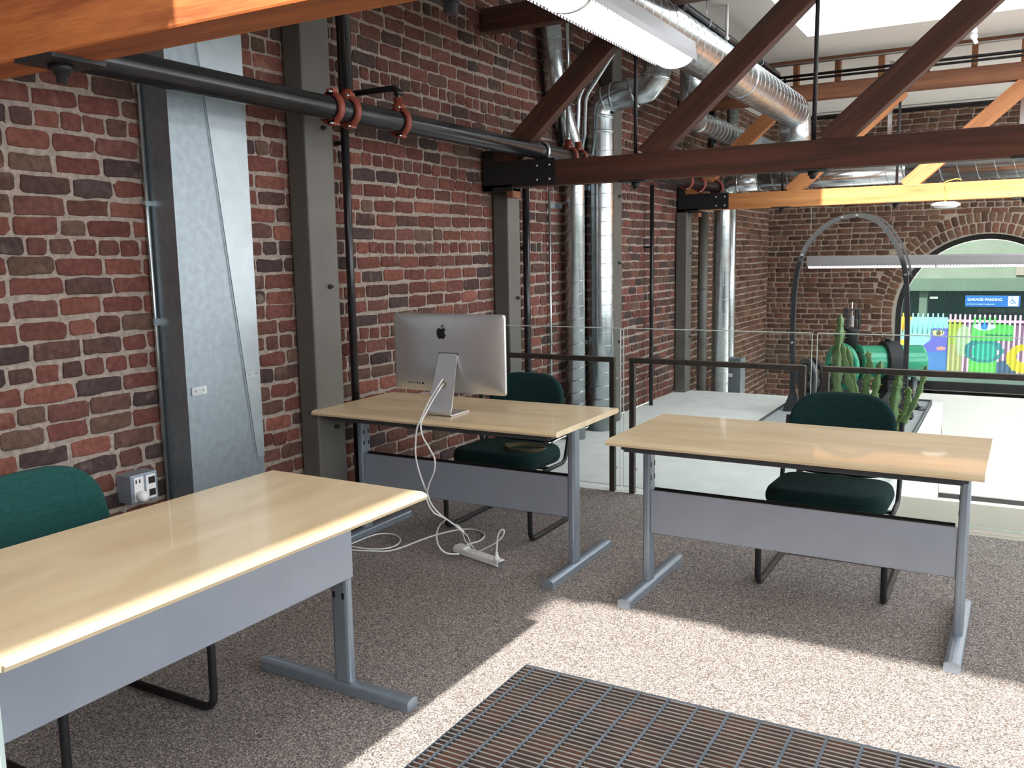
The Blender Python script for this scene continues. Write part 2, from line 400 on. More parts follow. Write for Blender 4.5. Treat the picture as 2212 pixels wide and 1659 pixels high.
# window reveal, frame, glass
mb = MB(); out = [(AC[0]-AR, JZ)]+arcp[::-1]+[(AC[0]+AR, JZ)]
n = len(out); vs = [(x, YB, z) for x, z in out]+[(x, YB+.50, z) for x, z in out]
mb.add(vs, [(i, n+i, n+(i+1) % n, (i+1) % n) for i in range(n)])
rev = struct(mb.build('window_1', 'reveal_paint'), 'arched window with dark frame in the far brick wall')
def arch_frame(ro, ri, y0, y1, zb, sill):
    m = MB(); o_ = [(AC[0]-ro, zb)]+[(AC[0]-ro*math.cos(PI*i/N), AC[1]+ro*math.sin(PI*i/N)) for i in range(N+1)]+[(AC[0]+ro, zb)]
    i_ = [(AC[0]-ri, zb+sill)]+[(AC[0]-ri*math.cos(PI*i/N), AC[1]+ri*math.sin(PI*i/N)) for i in range(N+1)]+[(AC[0]+ri, zb+sill)]
    k = len(o_); vs = [(x, y0, z) for x, z in o_]+[(x, y0, z) for x, z in i_]+[(x, y1, z) for x, z in o_]+[(x, y1, z) for x, z in i_]
    fs = []
    for a in range(k):
        b = (a+1) % k; fs += [(a, b, k+b, k+a), (2*k+a, 3*k+a, 3*k+b, 2*k+b), (k+a, k+b, 3*k+b, 3*k+a), (a, 2*k+a, 2*k+b, b)]
    return m.add(vs, fs)
struct(arch_frame(AR+.02, AR-.07, YB+.38, YB+.44, JZ, .12).build('window_frame', 'black_steel', rev))
m = MB(); gp = [(AC[0]-AR+.08, JZ+.1)]+[(AC[0]-(AR-.08)*math.cos(PI*i/N), AC[1]+(AR-.08)*math.sin(PI*i/N)) for i in range(N+1)]+[(AC[0]+AR-.08, JZ+.1)]
m.add([(x, YB+.41, z) for x, z in gp], [tuple(range(len(gp)))]); m.build('window_pane', 'green_glass', rev)
# right / front walls (behind and beside the camera), unseen window bays in the right one, widened for more daylight
m = MB()
for y0, y1 in ((-3.6, -3.2), (3.6, 3.8), (6.6, 7.0), (9.4, 10.2), (12.6, YB)): m.box(7.0, 7.2, y0, y1, .8, 2.9)
m.box(7.0, 7.2, -3.6, YB, LOW, .8).box(7.0, 7.2, -3.6, YB, 2.9, CEIL+.5)
struct(m.build('wall_right', 'white_paint'))
m = MB(); m.box(-.3, 7.2, -3.8, -3.6, 0, CEIL+.5); struct(m.build('wall_front', 'wall_brown'))
# floors
GX0, GX1, GY0, GY1 = 1.712, 4.6, .5, 2.70
m = MB()
for a, b, c, d in ((0, GX0, -3.6, 5.09), (GX0, GX1, GY1, 5.09), (GX0, GX1, -3.6, GY0), (GX1, 7, -3.6, 5.09)):
    m.box(a, b, c, d, -.012, 0)
struct(m.build('floor', 'carpet'), 'grey brown speckled carpet')
m = MB(); m.box(0, 7, -3.6, GY0, -.16, -.013).box(0, GX0, GY0, GY1, -.16, -.013).box(GX1, 7, GY0, GY1, -.16, -.013).box(0, 7, GY1, 5.09, -.16, -.013).box(GX0-.02, GX1+.02, GY0-.02, GY1+.02, -.22, -.1605)
struct(m.build('floor_slab', 'pit_dark'))
m = MB(); m.box(0, 2.66, 5.09, 9.45, -.2, -.004); struct(m.build('floor_landing', 'concrete_white'), 'white concrete floor beyond the glass guard')
m = MB(); m.box(2.66, 7, 5.09, 5.76, -.2, -.004); struct(m.build('floor_ledge', 'beige_paint'), 'beige ledge beyond the carpet edge')
m = MB(); m.box(0, 7, 9.45, YB, LOW-.1, LOW).box(2.66, 7, 5.76, 9.45, LOW-.1, LOW).box(-.1, 7, -.5, 5.76, LOW-.1, LOW-.05)
struct(m.build('floor_lower', 'white_paint'))
m = MB(); m.box(2.60, 2.66, 5.76, 9.45, LOW, -.2).box(0, 2.66, 9.39, 9.45, LOW, -.2).box(2.66, 7, 5.70, 5.76, LOW, -.2)
struct(m.build('trim_1', 'white_paint'), 'white side of the concrete landing')
# ceiling with two skylights and an opening added out of view to brighten the far end
S1 = (1.532, 5.6, -2.2, .06); S2 = (1.5, 6.6, 6.1, 8.38); S_ADDED = (3.6, 6.8, 9.7, 12.9)
m = MB()
def ceil_rects(openings):
    ys = [-3.6]
    for s in openings: ys += [s[2], s[3]]
    ys.append(YB)
    for i in range(len(ys)-1):
        if i % 2: 
            s = openings[i//2]; yield 0, s[0], ys[i], ys[i+1]; yield s[1], 7, ys[i], ys[i+1]
        else: yield 0, 7, ys[i], ys[i+1]
for a, b, c, d in ceil_rects([S1, S2, S_ADDED]): m.box(a, b, c, d, CEIL, CEIL+.05)
for s in (S1, S2, S_ADDED):
    x0, x1, y0, y1 = s
    m.box(x0-.02, x0, y0, y1, CEIL+.05, CEIL+.12).box(x1, x1+.02, y0, y1, CEIL+.05, CEIL+.12).box(x0, x1, y0-.02, y0, CEIL+.05, CEIL+.12).box(x0, x1, y1, y1+.02, CEIL+.05, CEIL+.12)
struct(m.build('ceiling', 'ceiling_paint'), 'off white ceiling with large skylight openings, one added unseen')

# ------------------------------------------------------------------ outside the far window
m = MB(); m.box(-6, 14, YB+.52, 19.4, -.95, -.86); tag(m.build('street_pavement', 'street_ground'), 'pale green grey pavement seen through the arched window', 'pavement')
bt = thing('parking_garage', 'pale green concrete garage building beyond the arched window', 'building', (0, 0, 0))
m = MB(); m.box(-6, 14, 19.6, 20.2, .94, 4.5); m.build('facade', 'street_concrete', bt)
m = MB(); m.box(-6, 14, 19.45, 20.2, .70, .94); m.build('lintel_beam', 'street_beam', bt)
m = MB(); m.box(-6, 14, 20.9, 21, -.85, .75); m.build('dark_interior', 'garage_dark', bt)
for x in (1.55, 5.2):
    m = MB(); m.box(x, x+.14, 19.6, 19.9, -.85, .70); m.build('pillar', 'street_beam', bt)
m = MB(); m.box(3.22, 4.2, 19.55, 19.6, 1.0, 1.35); m.build('wall_panel', 'pink_panel', bt)
m = MB(); m.box(1.72, 1.86, 19.9, 20.0, .52, .56); m.build('garage_lamp', 'lamp_glow_small', bt)
# sign
sg = thing('garage_sign', 'blue garage parking sign with a white wheelchair panel', 'sign', (2.855, 19.2, .517))
m = MB(); m.bbox(-.46, .46, -.02, .02, -.105, .105, .004); m.build('sign_board', 'sign_blue', sg)
for q in (-.45, .44):
    m = MB(); m.box(q, q+.01, .02, .5, .085, .1); m.build('sign_bracket', 'black_steel', sg)
def text_obj(name, s, size, loc, mat, parent, bold=0):
    c = bpy.data.curves.new('t', 'FONT'); c.body = s; c.size = size; c.extrude = .002; c.align_x = 'LEFT'; c.offset = bold
    o = bpy.data.objects.new('t', c); COL.objects.link(o); dg = bpy.context.evaluated_depsgraph_get()
    me = bpy.data.meshes.new_from_object(o.evaluated_get(dg)); bpy.data.objects.remove(o)
    me.transform(Matrix.Rotation(PI/2, 4, 'X')); me.materials.clear(); me.materials.append(MATS[mat])
    o2 = bpy.data.objects.new(name, me); COL.objects.link(o2); o2.parent = parent; o2.location = loc; return o2
text_obj('sign_lettering', 'GARAGE PARKING', .070, (-.425, -.024, .008), 'sign_white', sg, .0012)
text_obj('sign_lettering', "8' MAXIMUM HEIGHT CLEARANCE", .030, (-.425, -.024, -.068), 'sign_white', sg)
ac_ = MB(); ac_.bbox(.26, .43, -.028, -.02, -.09, .095, .002); ap = ac_.build('wheelchair_panel', 'sign_white', sg)
m = MB(); m.tube([(.335+.032*math.cos(a), -.031, -.005+.032*math.sin(a)) for a in [R_(100+i*22) for i in range(13)]], .005, 6)
m.tube([(.328, -.031, .045), (.333, -.031, .01), (.365, -.031, .005), (.385, -.031, -.035), (.398, -.031, -.03)], .006, 6)
m.tube([(.33, -.031, .028), (.355, -.031, .026)], .005, 6); m.lathe([(.0, -.003), (.01, -.002), (.01, .002), (0, .003)], 12, Matrix.Translation((.326, -.031, .062)) @ Matrix.Rotation(PI/2, 4, 'X'))
m.build('wheelchair_symbol', 'sign_blue', ap)
# painted fence
def paint(x, z, gap=False):
    zx = ((x-1.417)/.00788+12)*4.366; zy = (677+(.28-z)*114-480)*4.366
    def el(cx, cy, a, b): return ((zx-cx)/a)**2+((zy-cy)/b)**2 < 1
    if zx < 455:
        if el(358, 1045, 24, 26): return (.16, .10, .06)
        if el(355, 1045, 62, 28): return (.75, .62, .28)
        if el(390, 1195, 45, 18): return (.65, .25, .25)
        if zx > 285 and 1000 < zy < 1230 or (zy > 1080 and zy < 1230 and zx > 420-(zy-1000)*1.2): return (.13, .12, .50)
        if zy >= 1230 and zx > 150: return (.07, .18, .48)
        if (zx < 120-(zy-850)*.5 and zy < 1020) or (zy > 1120 and zx < 45+(zy-1120)*.9 and zy < 1400): return (.95, .45, .06)
        return (.30, .62, .66)
    if el(788, 970, 36, 40): return (.05, .25, .70)
    if el(790, 972, 100, 40): return (.70, .85, .90)
    if zy > 1050 and zy < 1060 and 800 < zx < 1055: return (.02, .15, .12)
    if (670 < zx < 905 and 890 < zy < 1110) or (zx >= 905 and zx < 1060 and 930+(zx-905)*.25 < zy < 1105): return (.13, .62, .14)
    if el(795, 1205, 185, 115) and not el(800, 1215, 135, 80): return (.05, .25, .30)
    if el(800, 1215, 120, 90): return (.05, .42, .36)
    if 665 < zx < 930 and zy > 1270: return (.18, .66, .15)
    if el(1160, 1270, 150, 135) and not el(1160, 1250, 60, 55): return (.75, .58, .04)
    if el(990, 1400, 110, 110): return (.07, .12, .25)
    if el(600, 1120, 75, 150): return (.50, .62, .42)
    if zx < 590 and zy > 920: return (.42, .50, .10) if zy < 1150 else (.50, .45, .22)
    if gap: return (.30, .16, .30)
    return (.78, .42, .66)
fn = thing('painted_fence', 'colourful mural painted on a picket fence outside the arched window', 'fence', (0, 0, 0))
FY = 19.0; m = MB(); x = 1.30
while x < 2.12:
    z = -.84; 
    while z < .20: m.box(x, x+.0139, FY, FY+.02, z, z+.0124, paint(x+.007, z+.006)); z += .0125
    x += .014
k = 0; x = 1.33
while x < 2.12: m.tube([(x, FY-.012, -.1), (x, FY-.012, .285)], .013, 6); x += .0885
for i in range(len(m.c)):
    if m.c[i] is None:
        v = m.v[m.f[i][0]]; m.c[i] = paint(v[0], .18)
m.build('board_panel', 'mural_paint', fn, tint=True)
m = MB(); x = 2.15
while x < 5.4:
    z = -.84
    while z < .27: m.box(x, x+.034, FY-.02, FY+.01, z, z+.0124, paint(x+.017, z+.006)); z += .0125
    x += .0835
m.box(2.12, 5.4, FY+.012, FY+.03, .12, .17, (.78, .42, .66)).build('picket', 'mural_paint', fn, tint=True)
m = MB(); x = 2.12
while x < 5.4:
    z = -.8495
    while z < .10: m.box(x, x+.0179, FY+.05, FY+.06, z, z+.0124, tuple(c*.8 for c in paint(x+.009, z+.006, True))); z += .0125
    x += .018
m.build('backing_panel', 'mural_paint', fn, tint=True)

def at(px, py, ax, val):
    """point of the place where the ray through a photo pixel meets the plane axis=val"""
    d = _f+_r2*((px-1106)/FPX)-_u2*((py-829.5)/FPX); o = Vector((CX, 0, CZ)); return o+d*((val-o[ax])/d[ax])

# ------------------------------------------------------------------ steel columns on the left wall
def column(y, z0, z1, label, w=.20, prot=.135, bolts=()):
    t = thing('steel_column', label, 'column', (prot/2, y+w/2, z0), 0, 'steel columns along the left brick wall')
    h = z1-z0; m = MB(); m.bbox(-prot/2+.012, prot/2, -w/2, w/2, 0, h, .012, None, 3); m.build('shaft', 'steel_grey', t)
    for bz in bolts:
        b = MB(); M = Matrix.Translation((prot/2-.001, .025, bz-z0)) @ Matrix.Rotation(PI/2, 4, 'Y')
        b.lathe([(.013, 0), (.013, .01), (.008, .011), (.008, .024), (0, .025)], 6, M); b.build('anchor_bolt', 'machine_dark', t)
    return t
column(3.40, 0, CEIL, 'tall grey steel column beside the sheet metal duct, nearest on the brick wall', .21, .137, (2.14, 1.35, .62))
column(5.40, 0, 1.93, 'grey steel column behind the computer, under the dark truss end', .17, .137, (1.2, .55))
column(7.25, -.004, CEIL, 'tall grey steel column right beside the wide spiral duct', .20, .135, (2.0, 1.42, .72))
column(9.25, -.004, 1.93, 'grey steel column at the landing edge under the light orange truss end', .18, .135, (1.5, .6))

# ------------------------------------------------------------------ roof trusses
PAN = 1.07
def truss(y, wm, wd, label, x0=.03, x1=7.0, thick=.11, first=0, off=0, bracket=True, upper=True, diags=range(0, 5), pw=.09, nl=1.0, th_top=None, bolt_col='zinc'):
    t = thing('roof_truss', label, 'truss', (0, y, 0))
    yc = thick/2; zb, zt, zb2, zt2 = 1.945, 2.105, 2.965, 3.115
    m = MB(); m.bbox(x0+.05, x1, 0, thick, zb, zt, .006); m.build('bottom_chord', wm, t)
    if upper:
        m = MB(); m.bbox(x0, x1, 0, thick, zb2, zt2, .006); m.build('top_chord', 'truss_wood' if wm == 'new_timber' else wm, t)
    nodes = [.03+off+PAN*i for i in range(7)]
    for i in diags:
        a = Vector((nodes[i]+.08, yc, zt-.02)); b = Vector((nodes[i+1]+.02, yc, zb2+.02)) if upper else Vector((nodes[i+1], yc, zb2))
        m = MB(); L = (b-a).length; m.bbox(-.07, .07, -thick*.42, thick*.42, 0, L, .005)
        o = m.build('diagonal', wd, t); d = (b-a).normalized()
        o.location = a; o.rotation_euler = d.to_track_quat('Z', 'Y').to_euler(); 
        # keep the depth axis along world y
        ang = math.atan2(d.x, d.z); o.rotation_euler = (0, ang, 0)
    for i in range(1, 6):
        m = MB(); m.tube([(nodes[i], yc, zb-.05), (nodes[i], yc, zt2+.10)], .0125, 8)
        rd = m.build('tie_rod', 'black_steel', t)
        m = MB(); m.box(nodes[i]-pw, nodes[i]+pw, -.012, thick+.012, zb-.009, zb)
        m.lathe([(.028, zb-.009), (.028, zb-.009-.022*nl), (.018, zb-.010-.022*nl), (.018, zb-.010-.036*nl)], 6, Matrix.Translation((nodes[i], yc, 0)))
        m.build('rod_plate', 'black_steel', rd)
    if bracket:
        m = MB(); m.box(.10, .57, -.012, 0, zb+.005, zt+.012).box(.10, .57, thick, thick+.012, zb+.005, zt+.012)
        m.box(.03, .25, -.012, thick+.012, 1.925, zb+.02).box(.03, .10, -.012, thick+.012, 1.93, zt+.09)
        br = m.build('end_bracket', 'black_steel', t)
        for bx in (.44, .53):
            for bz in (1.985, 2.075):
                b = MB(); M = Matrix.Translation((bx, -.012, bz)) @ Matrix.Rotation(PI/2, 4, 'X')
                b.lathe([(.010, 0), (.010, .006), (.006, .010), (0, .011)], 8, M); b.build('bolt', bolt_col, br)
        m = MB(); m.bbox(.20, .25, .0, thick, 1.88, 1.944, .004); m.build('wood_block', 'truss_wood', t)
    return t
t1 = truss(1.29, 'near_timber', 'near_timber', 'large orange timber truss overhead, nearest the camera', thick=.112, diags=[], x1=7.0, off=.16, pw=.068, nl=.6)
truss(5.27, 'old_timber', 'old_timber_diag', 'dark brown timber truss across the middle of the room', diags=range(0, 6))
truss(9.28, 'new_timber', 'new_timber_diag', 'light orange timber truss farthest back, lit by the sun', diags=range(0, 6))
# oak short post where near truss ends; studs above the far truss
st = thing('stud_frame', 'row of short brown studs under the ceiling above the farthest truss', 'framing', (0, 9.30, 0))
m = MB(); m.box(.8, 7, 0, .05, CEIL-.035, CEIL-.002); m.build('top_plate', 'truss_wood', st)
for i in range(15):
    x = 1.21+.392*i; m = MB(); m.box(x-.025, x+.025, 0, .08, 3.116, CEIL-.036); m.build('stud', 'truss_wood_diag', st)

# ------------------------------------------------------------------ sprinkler main and pipes
def clamp_ring(parent, x, y, z, r=.058, name='pipe_coupling', ears=True, w=.035):
    m = MB(); M = Matrix.Translation((x, y, z)) @ Matrix.Rotation(-PI/2, 4, 'X')
    m.lathe([(r, -w/2), (r+.012, -w/2), (r+.018, -w/4), (r+.018, w/4), (r+.012, w/2), (r, w/2)], 20, M, cap=False)
    if ears:
        for s in (1, -1):
            m.box(x-.012, x+.03, y-w/2, y+w/2, z+s*(r+.008)-.012, z+s*(r+.008)+.018)
    c = m.build(name, 'red_cast', parent)
    if ears:
        for s in (1, -1):
            b = MB(); b.tube([(x+.02, y-w/2-.012, z+s*(r+.012)), (x+.02, y+w/2+.012, z+s*(r+.012))], .006, 6); b.build('coupling_bolt', 'zinc', c)
    return c
MX, MZ = .42, 2.175
sp = thing('sprinkler_main', 'thick black sprinkler main pipe running along the brick wall with red couplings', 'pipe', (0, 0, 0))
m = MB(); m.tube([(MX, -3.4, MZ), (MX, 5.0, MZ), (MX, 9.55, MZ)], .053, 20); m.build('main_pipe', 'black_pipe', sp)
for y in (3.27, 3.39, 3.79, 5.78, 5.94, 8.35, 8.75, 9.35): clamp_ring(sp, MX, y, MZ)
m = MB()
for y in (3.39, 3.79, 5.78, 5.94): m.lathe([(.032, .05), (.034, .085), (.026, .088), (.026, .12)], 6, Matrix.Translation((MX, y, MZ)))
m.build('outlet_tee', 'red_cast', sp)
m = MB(); m.tube([(MX, 3.39, MZ+.10), (MX, 3.39, CEIL-.002)], .027, 12); m.build('riser', 'black_pipe', sp)
m = MB(); m.tube(fillet([(MX, 3.79, MZ+.09), (MX, 3.79, MZ+.17), (.03, 3.79, MZ+.17)], .035), .016, 10)
m.tube([(MX, 3.79, MZ+.13), (MX, 3.79, MZ+.16)], .022, 10); m.build('branch_pipe', 'black_pipe', sp)
m = MB(); m.tube([(MX-.06, 5.78, MZ+.10), (MX-.06, 5.78, 2.65)], .020, 10).tube([(MX-.06, 5.78, 2.46), (MX-.06, 5.78, 2.49)], .026, 10); m.build('riser', 'black_pipe', sp)
for y in (5.36, 9.36):
    m = MB(); m.tube(arc((MX, y, MZ), .06, R_(-60), R_(240), 14), .010, 6); m.build('pipe_strap', 'zinc', sp)
def vpipe(x, y, z0, z1, r, mat, label, name='drain_pipe', cat='pipe', collars=()):
    t = thing(name, label, cat, (x, y, z0)); m = MB(); m.tube([(0, 0, 0), (0, 0, z1-z0)], r, 12); m.build('pipe', mat, t)
    for z in collars:
        m = MB(); m.tube([(0, 0, z-z0-.018), (0, 0, z-z0+.018)], r+.006, 12); m.build('collar', mat, t)
    m = MB(); m.box(-x+.004, 0, -.012, .012, (z1-z0)*.72, (z1-z0)*.72+.02); m.build('wall_clip', mat, t); return t
vpipe(.07, 3.78, 0, 2.9, .022, 'black_pipe', 'thin black vertical pipe on the brick wall left of the computer')
vpipe(.06, 5.80, 0, 2.14, .026, 'black_pipe', 'thin black vertical pipe behind the right edge of the computer')
vpipe(.09, 8.32, -.004, 2.16, .020, 'black_pipe', 'thin black vertical pipe ending at the white landing floor')
vpipe(.20, 9.62, -.6, 1.94, .055, 'steel_grey', 'grey painted downpipe just right of the landing edge column', 'downpipe', 'pipe', (1.12,))
vpipe(.30, 9.55, 2.2, CEIL-.005, .045, 'black_pipe', 'black vertical pipe rising behind the farthest truss end')
# black ceiling pipe and other runs
t = thing('ceiling_pipe', 'black pipe along the ceiling right of the long round duct', 'pipe', (1.08, 6.2, 3.2))
m = MB(); m.tube([(0, 0, 0), (0, 2.9, 0)], .033, 12); m.build('pipe', 'black_pipe', t)
m = MB(); m.tube([(0, -.02, 0), (0, .06, 0)], .040, 12); m.build('end_cap', 'black_steel', t)
m = MB()
for y in (.6, 2.2): m.tube([(0, y, .03), (0, y, CEIL-3.2)], .004, 6).tube(arc((0, y, 0), .036, 0, 2*PI, 16), .004, 5)
m.build('hanger_strap', 'zinc', t)
m = MB(); m.tube([(1.18, 7.0, CEIL), (1.18, 7.0, 3.12)], .012, 8); m.lathe([(.0, -.02), (.02, -.01), (.02, 0)], 12, Matrix.Translation((1.18, 7.0, 3.12)))
tag(m.build('pendant_rod', 'white_plastic'), 'white rod hanging from the ceiling beside the black ceiling pipe', 'rod')
t = thing('ceiling_sprinkler', 'white ball jointed fitting hanging from the ceiling at the skylight edge', 'fitting', (2.80, 8.55, CEIL))
m = MB(); m.tube([(0, 0, 0), (0, 0, -.10)], .017, 10).tube([(0, 0, -.08), (0, 0, -.11)], .026, 10); m.build('drop_pipe', 'white_plastic', t)
m = MB(); m.lathe([(.0, .03), (.022, .02), (.03, 0), (.022, -.02), (0, -.03)], 14, Matrix.Translation((0, 0, -.135))); m.tube([(0, 0, -.15), (.02, -.02, -.19)], .016, 8); m.build('swivel_ball', 'white_plastic', t)
for nm, y, z, r, mat, lb in (('conduit', 9.20, 3.30, .010, 'zinc', 'thin silver conduit just under the ceiling above the farthest truss'),
                         ('conduit', 9.18, 3.185, .014, 'black_pipe', 'upper dark conduit crossing in front of the short studs'),
                         ('conduit', 9.16, 3.145, .012, 'black_pipe', 'lower dark conduit crossing in front of the short studs'),
                         ('conduit', 12.9, 3.30, .030, 'black_pipe', 'thick dark pipe across the top of the far brick wall')):
    m = MB(); m.tube([(.9 if y < 10 else .05, y, z), (6.95, y, z)], r, 8); tag(m.build(nm, mat), lb, 'conduit')
for x, lb in ((2.02, 'silver strip hanging left of the thin rod behind the farthest truss'), (3.18, 'silver strip hanging behind the farthest truss at the right edge of the photo')):
    m = MB(); m.box(x-.02, x+.02, 9.9, 9.91, 2.3, CEIL); tag(m.build('metal_strap', 'zinc'), lb, 'strap')

# ------------------------------------------------------------------ ducts
def duct(label, path, r, name='round_duct', spiral=True, joints=(), mat='galvanised', extra=None, pitch=None):
    P = [Vector(p) for p in path]; t = thing(name, label, 'duct', P[0]); P = [p-P[0] for p in P] if True else P
    m = MB(); m.tube(P, r, 32); 
    # raised seams: rings at even spacing along the run, slightly canted for spiral duct
    if spiral:
        pitch = pitch or r*1.0; acc = 0; nxt = pitch
        hel = []; ref = None
        tot = sum((P[i+1]-P[i]).length for i in range(len(P)-1)); nst = int(tot/pitch*20)
        seglen = [(P[i+1]-P[i]).length for i in range(len(P)-1)]; i = 0; base = 0; nn = None
        for k in range(nst+1):
            s_ = tot*k/nst
            while i < len(seglen)-1 and s_ > base+seglen[i]: base += seglen[i]; i += 1
            d = (P[i+1]-P[i]).normalized(); c = P[i]+d*(s_-base)
            if nn is None: nn = (Vector((0, 0, 1)) if abs(d.z) < .9 else Vector((1, 0, 0)))
            nn = (nn-d*nn.dot(d)).normalized(); a = 2*PI*s_/pitch
            hel.append(c+(nn*math.cos(a)+d.cross(nn)*math.sin(a))*(r+.0005))
        m.tube(hel, .0024, 4)
    o = m.build('duct_body', mat, t)
    for j in joints:
        j, d = Vector(j)-Vector(path[0]), None
        best = min(range(len(P)-1), key=lambda q: (P[q]-j).length); d = (P[best+1]-P[best]).normalized()
        c = MB(); c.tube([P[best]-d*.012, P[best]-d*.004, P[best]+d*.004, P[best]+d*.012], [r+.001, r+.007, r+.007, r+.001], 32, cap=False); c.build('joint_band', mat, t)
    return t
def gore(a, b, c, r, n=4): return fillet([a, b, c], r, n)
# wide vertical duct with swan neck into the ceiling
DX, DY = .135, 6.97
p = [(DX, DY, -.002), (DX, DY, 1.0), (DX, DY, 2.0), (DX, DY, 2.52)]
neck = fillet([(DX, DY, 2.5), (DX, DY, 2.76), (.64, DY, 2.80), (.64, DY, 3.2), (.64, DY, CEIL-.002)], .22, 3)
duct('wide shiny vertical duct with a swan neck bend into the ceiling', p[:3]+[tuple(v) for v in neck], .115, joints=[(DX, DY, 2.40)]+[tuple(neck[i]) for i in (1, 3, 4, 5, 7, 8)], spiral=False)
t = bpy.data.objects['round_duct']
m = MB()
for zz in [i*.115 for i in range(1, 21)]:
    ring = [(.1155*math.cos(a), .1155*math.sin(a), zz+.05*a/(2*PI)) for a in [2*PI*k/24 for k in range(25)]]; m.tube(ring, .003, 4)
m.build('spiral_seam', 'galvanised', t)
p = fillet([(.11, 6.52, -.002), (.11, 6.52, 2.30), (.10, 6.20, 2.75), (.10, 6.12, CEIL)], .25, 4)
duct('narrower vertical spiral duct left of the wide one, leaning near its top', [tuple(v) for v in p], .080, joints=[(.11, 6.52, 2.2)], pitch=.10)
A = [(1.28, 1.6, 2.82), (1.28, 3.0, 2.82), (1.28, 5, 2.82), (1.28, 7, 2.82)]+[tuple(v) for v in fillet([(1.28, 8.3, 2.82), (1.28, 9.0, 2.82), (1.28, 9.0, 2.45)], .2, 5)]
duct('long large round duct running overhead along the room beside the hanging light', A, .150, joints=[(1.28, 7, 2.82)], pitch=.13)
B = [tuple(v) for v in fillet([(.36, 9.78, LOW+.02), (.36, 9.78, 2.25), (.75, 9.78, 2.25), (2.2, 9.78, 2.25), (6.9, 9.78, 2.25)], .17, 4)]
duct('round duct crossing behind the farthest truss and turning down at the wall', B, .098, joints=[B[3], B[5], (1.28, 9.78, 2.25)], pitch=.16)
Cc = [tuple(v) for v in fillet([(.66, 7.75, CEIL-.012), (.66, 7.75, 2.75), (.50, 8.4, 2.73), (.50, 9.9, 2.73)], .2, 4)]
duct('short grey round duct along the wall behind the swan neck duct', Cc, .102, joints=[Cc[3], Cc[6]], pitch=.12)
t = thing('duct_transition', 'flat tapered sheet metal duct piece on the wall beyond the round ducts', 'duct', (.5, 9.9, 2.73))
m = MB(); m.rings([[(.10*math.cos(a), 0, .10*math.sin(a)) for a in [2*PI*k/16 for k in range(16)]], [(max(-.16, min(.16, .3*math.cos(a))), .35, max(-.05, min(.05, .3*math.sin(a)))) for a in [2*PI*k/16 for k in range(16)]], [(max(-.16, min(.16, .3*math.cos(a))), 1.5, max(-.05, min(.05, .3*math.sin(a)))) for a in [2*PI*k/16 for k in range(16)]]], smooth=False)
m.build('duct_body', 'spangle', t)
duct('far narrow vertical duct beside the corner column', [(.14, 10.9, LOW+.02), (.14, 10.9, 1.0), (.14, 10.9, 3.3)], .07, pitch=.11)
t = thing('sheet_metal_box', 'bright sheet metal box low on the wall beyond the landing', 'box', (.30, 10.4, -.45))
m = MB(); m.bbox(-.16, .16, -.10, .10, 0, .72, .006); m.build('casing', 'spangle', t)
m = MB(); m.box(-.02, .06, -.104, -.1005, .5, .54); m.build('paper_label', 'white_plastic', t)
# slim conduits by the wide duct
for i, (pth, r, lb) in enumerate((
    ([(.30, 6.02, 2.22), (.30, 6.02, 2.45), (.30, 6.02, CEIL)], .014, 'straight silver conduit rising from the sprinkler main'),
    ([(.05, 6.74, 0), (.05, 6.74, 2.40), at(1247, 290, 1, 6.70), at(1249, 213, 1, 6.68), at(1287, 120, 1, 6.66), at(1310, 60, 1, 6.66)], .022, 'thick silver conduit leaning right near the ceiling'),
    ([(.04, 6.80, 0), (.04, 6.80, 2.3), at(1262, 290, 1, 6.72), at(1265, 208, 1, 6.60), at(1285, 177, 1, 6.60), at(1331, 105, 1, 6.60), at(1385, 20, 1, 6.60)], .018, 'slim silver conduit leaning far right near the ceiling'),
    ([(.03, 6.24, 0), (.03, 6.24, 2.0)], .010, 'slim silver conduit left of the narrower spiral duct'))):
    m = MB(); m.tube(fillet(pth, .15, 4), r, 8); tag(m.build('conduit', 'galvanised'), lb, 'conduit')
for y, z, lb in ((6.40, 1.86, 'upper steel strap holding the narrower spiral duct'), (6.88, 2.03, 'upper steel strap holding the wide duct'), (6.88, .74, 'lower steel strap holding the wide duct')):
    m = MB(); m.box(.004, .012, y-.14, y+.0, z, z+.040).box(.012, .06, y-.006, y+.0, z, z+.04); tag(m.build('duct_strap', 'spangle'), lb, 'strap')

# rectangular sheet metal duct by the left wall
t = thing('flat_duct', 'tall flat galvanised sheet metal duct standing against the brick wall', 'duct', (0, 2.56, 0))
m = MB(); m.bbox(.012, .17, 0, .42, 0, 2.9, .003); o = m.build('duct_body', 'spangle', t)
m = MB()
m.add([(.171, .01, 2.9), (.171, .10, 2.9), (.1745, .10, 2.9), (.1745, .41, 2.9), (.1745, .41, .60), (.1745, .36, .60), (.171, .36, .60)], [(1, 2, 5, 6)])
m.add([(.1735, .155, 2.5), (.1735, .418, 2.5), (.1735, .418, .58), (.1735, .375, .58)], [(0, 1, 2, 3)]); m.add([(.1705, .155, 2.5), (.1735, .155, 2.5), (.1735, .375, .58), (.1705, .375, .58)], [(0, 1, 2, 3)])
m.build('folded_panel', 'spangle_light', t)
for (a, b, z) in ((.02, .10, .92), (.33, .41, .955)):
    m = MB(); m.box(.171, .176, a, b, z, z+.035); pl = m.build('joint_plate', 'galvanised', t)
    b2 = MB()
    for q in (a+.02, b-.02): b2.lathe([(.004, 0), (.004, .003), (0, .004)], 8, Matrix.Translation((.176, q, z+.018)) @ Matrix.Rotation(PI/2, 4, 'Y'))
    b2.build('screw', 'zinc', pl)
m = MB(); m.box(.165, .173, -.004, .008, 0, 2.9); m.build('corner_seam', 'spangle', t)
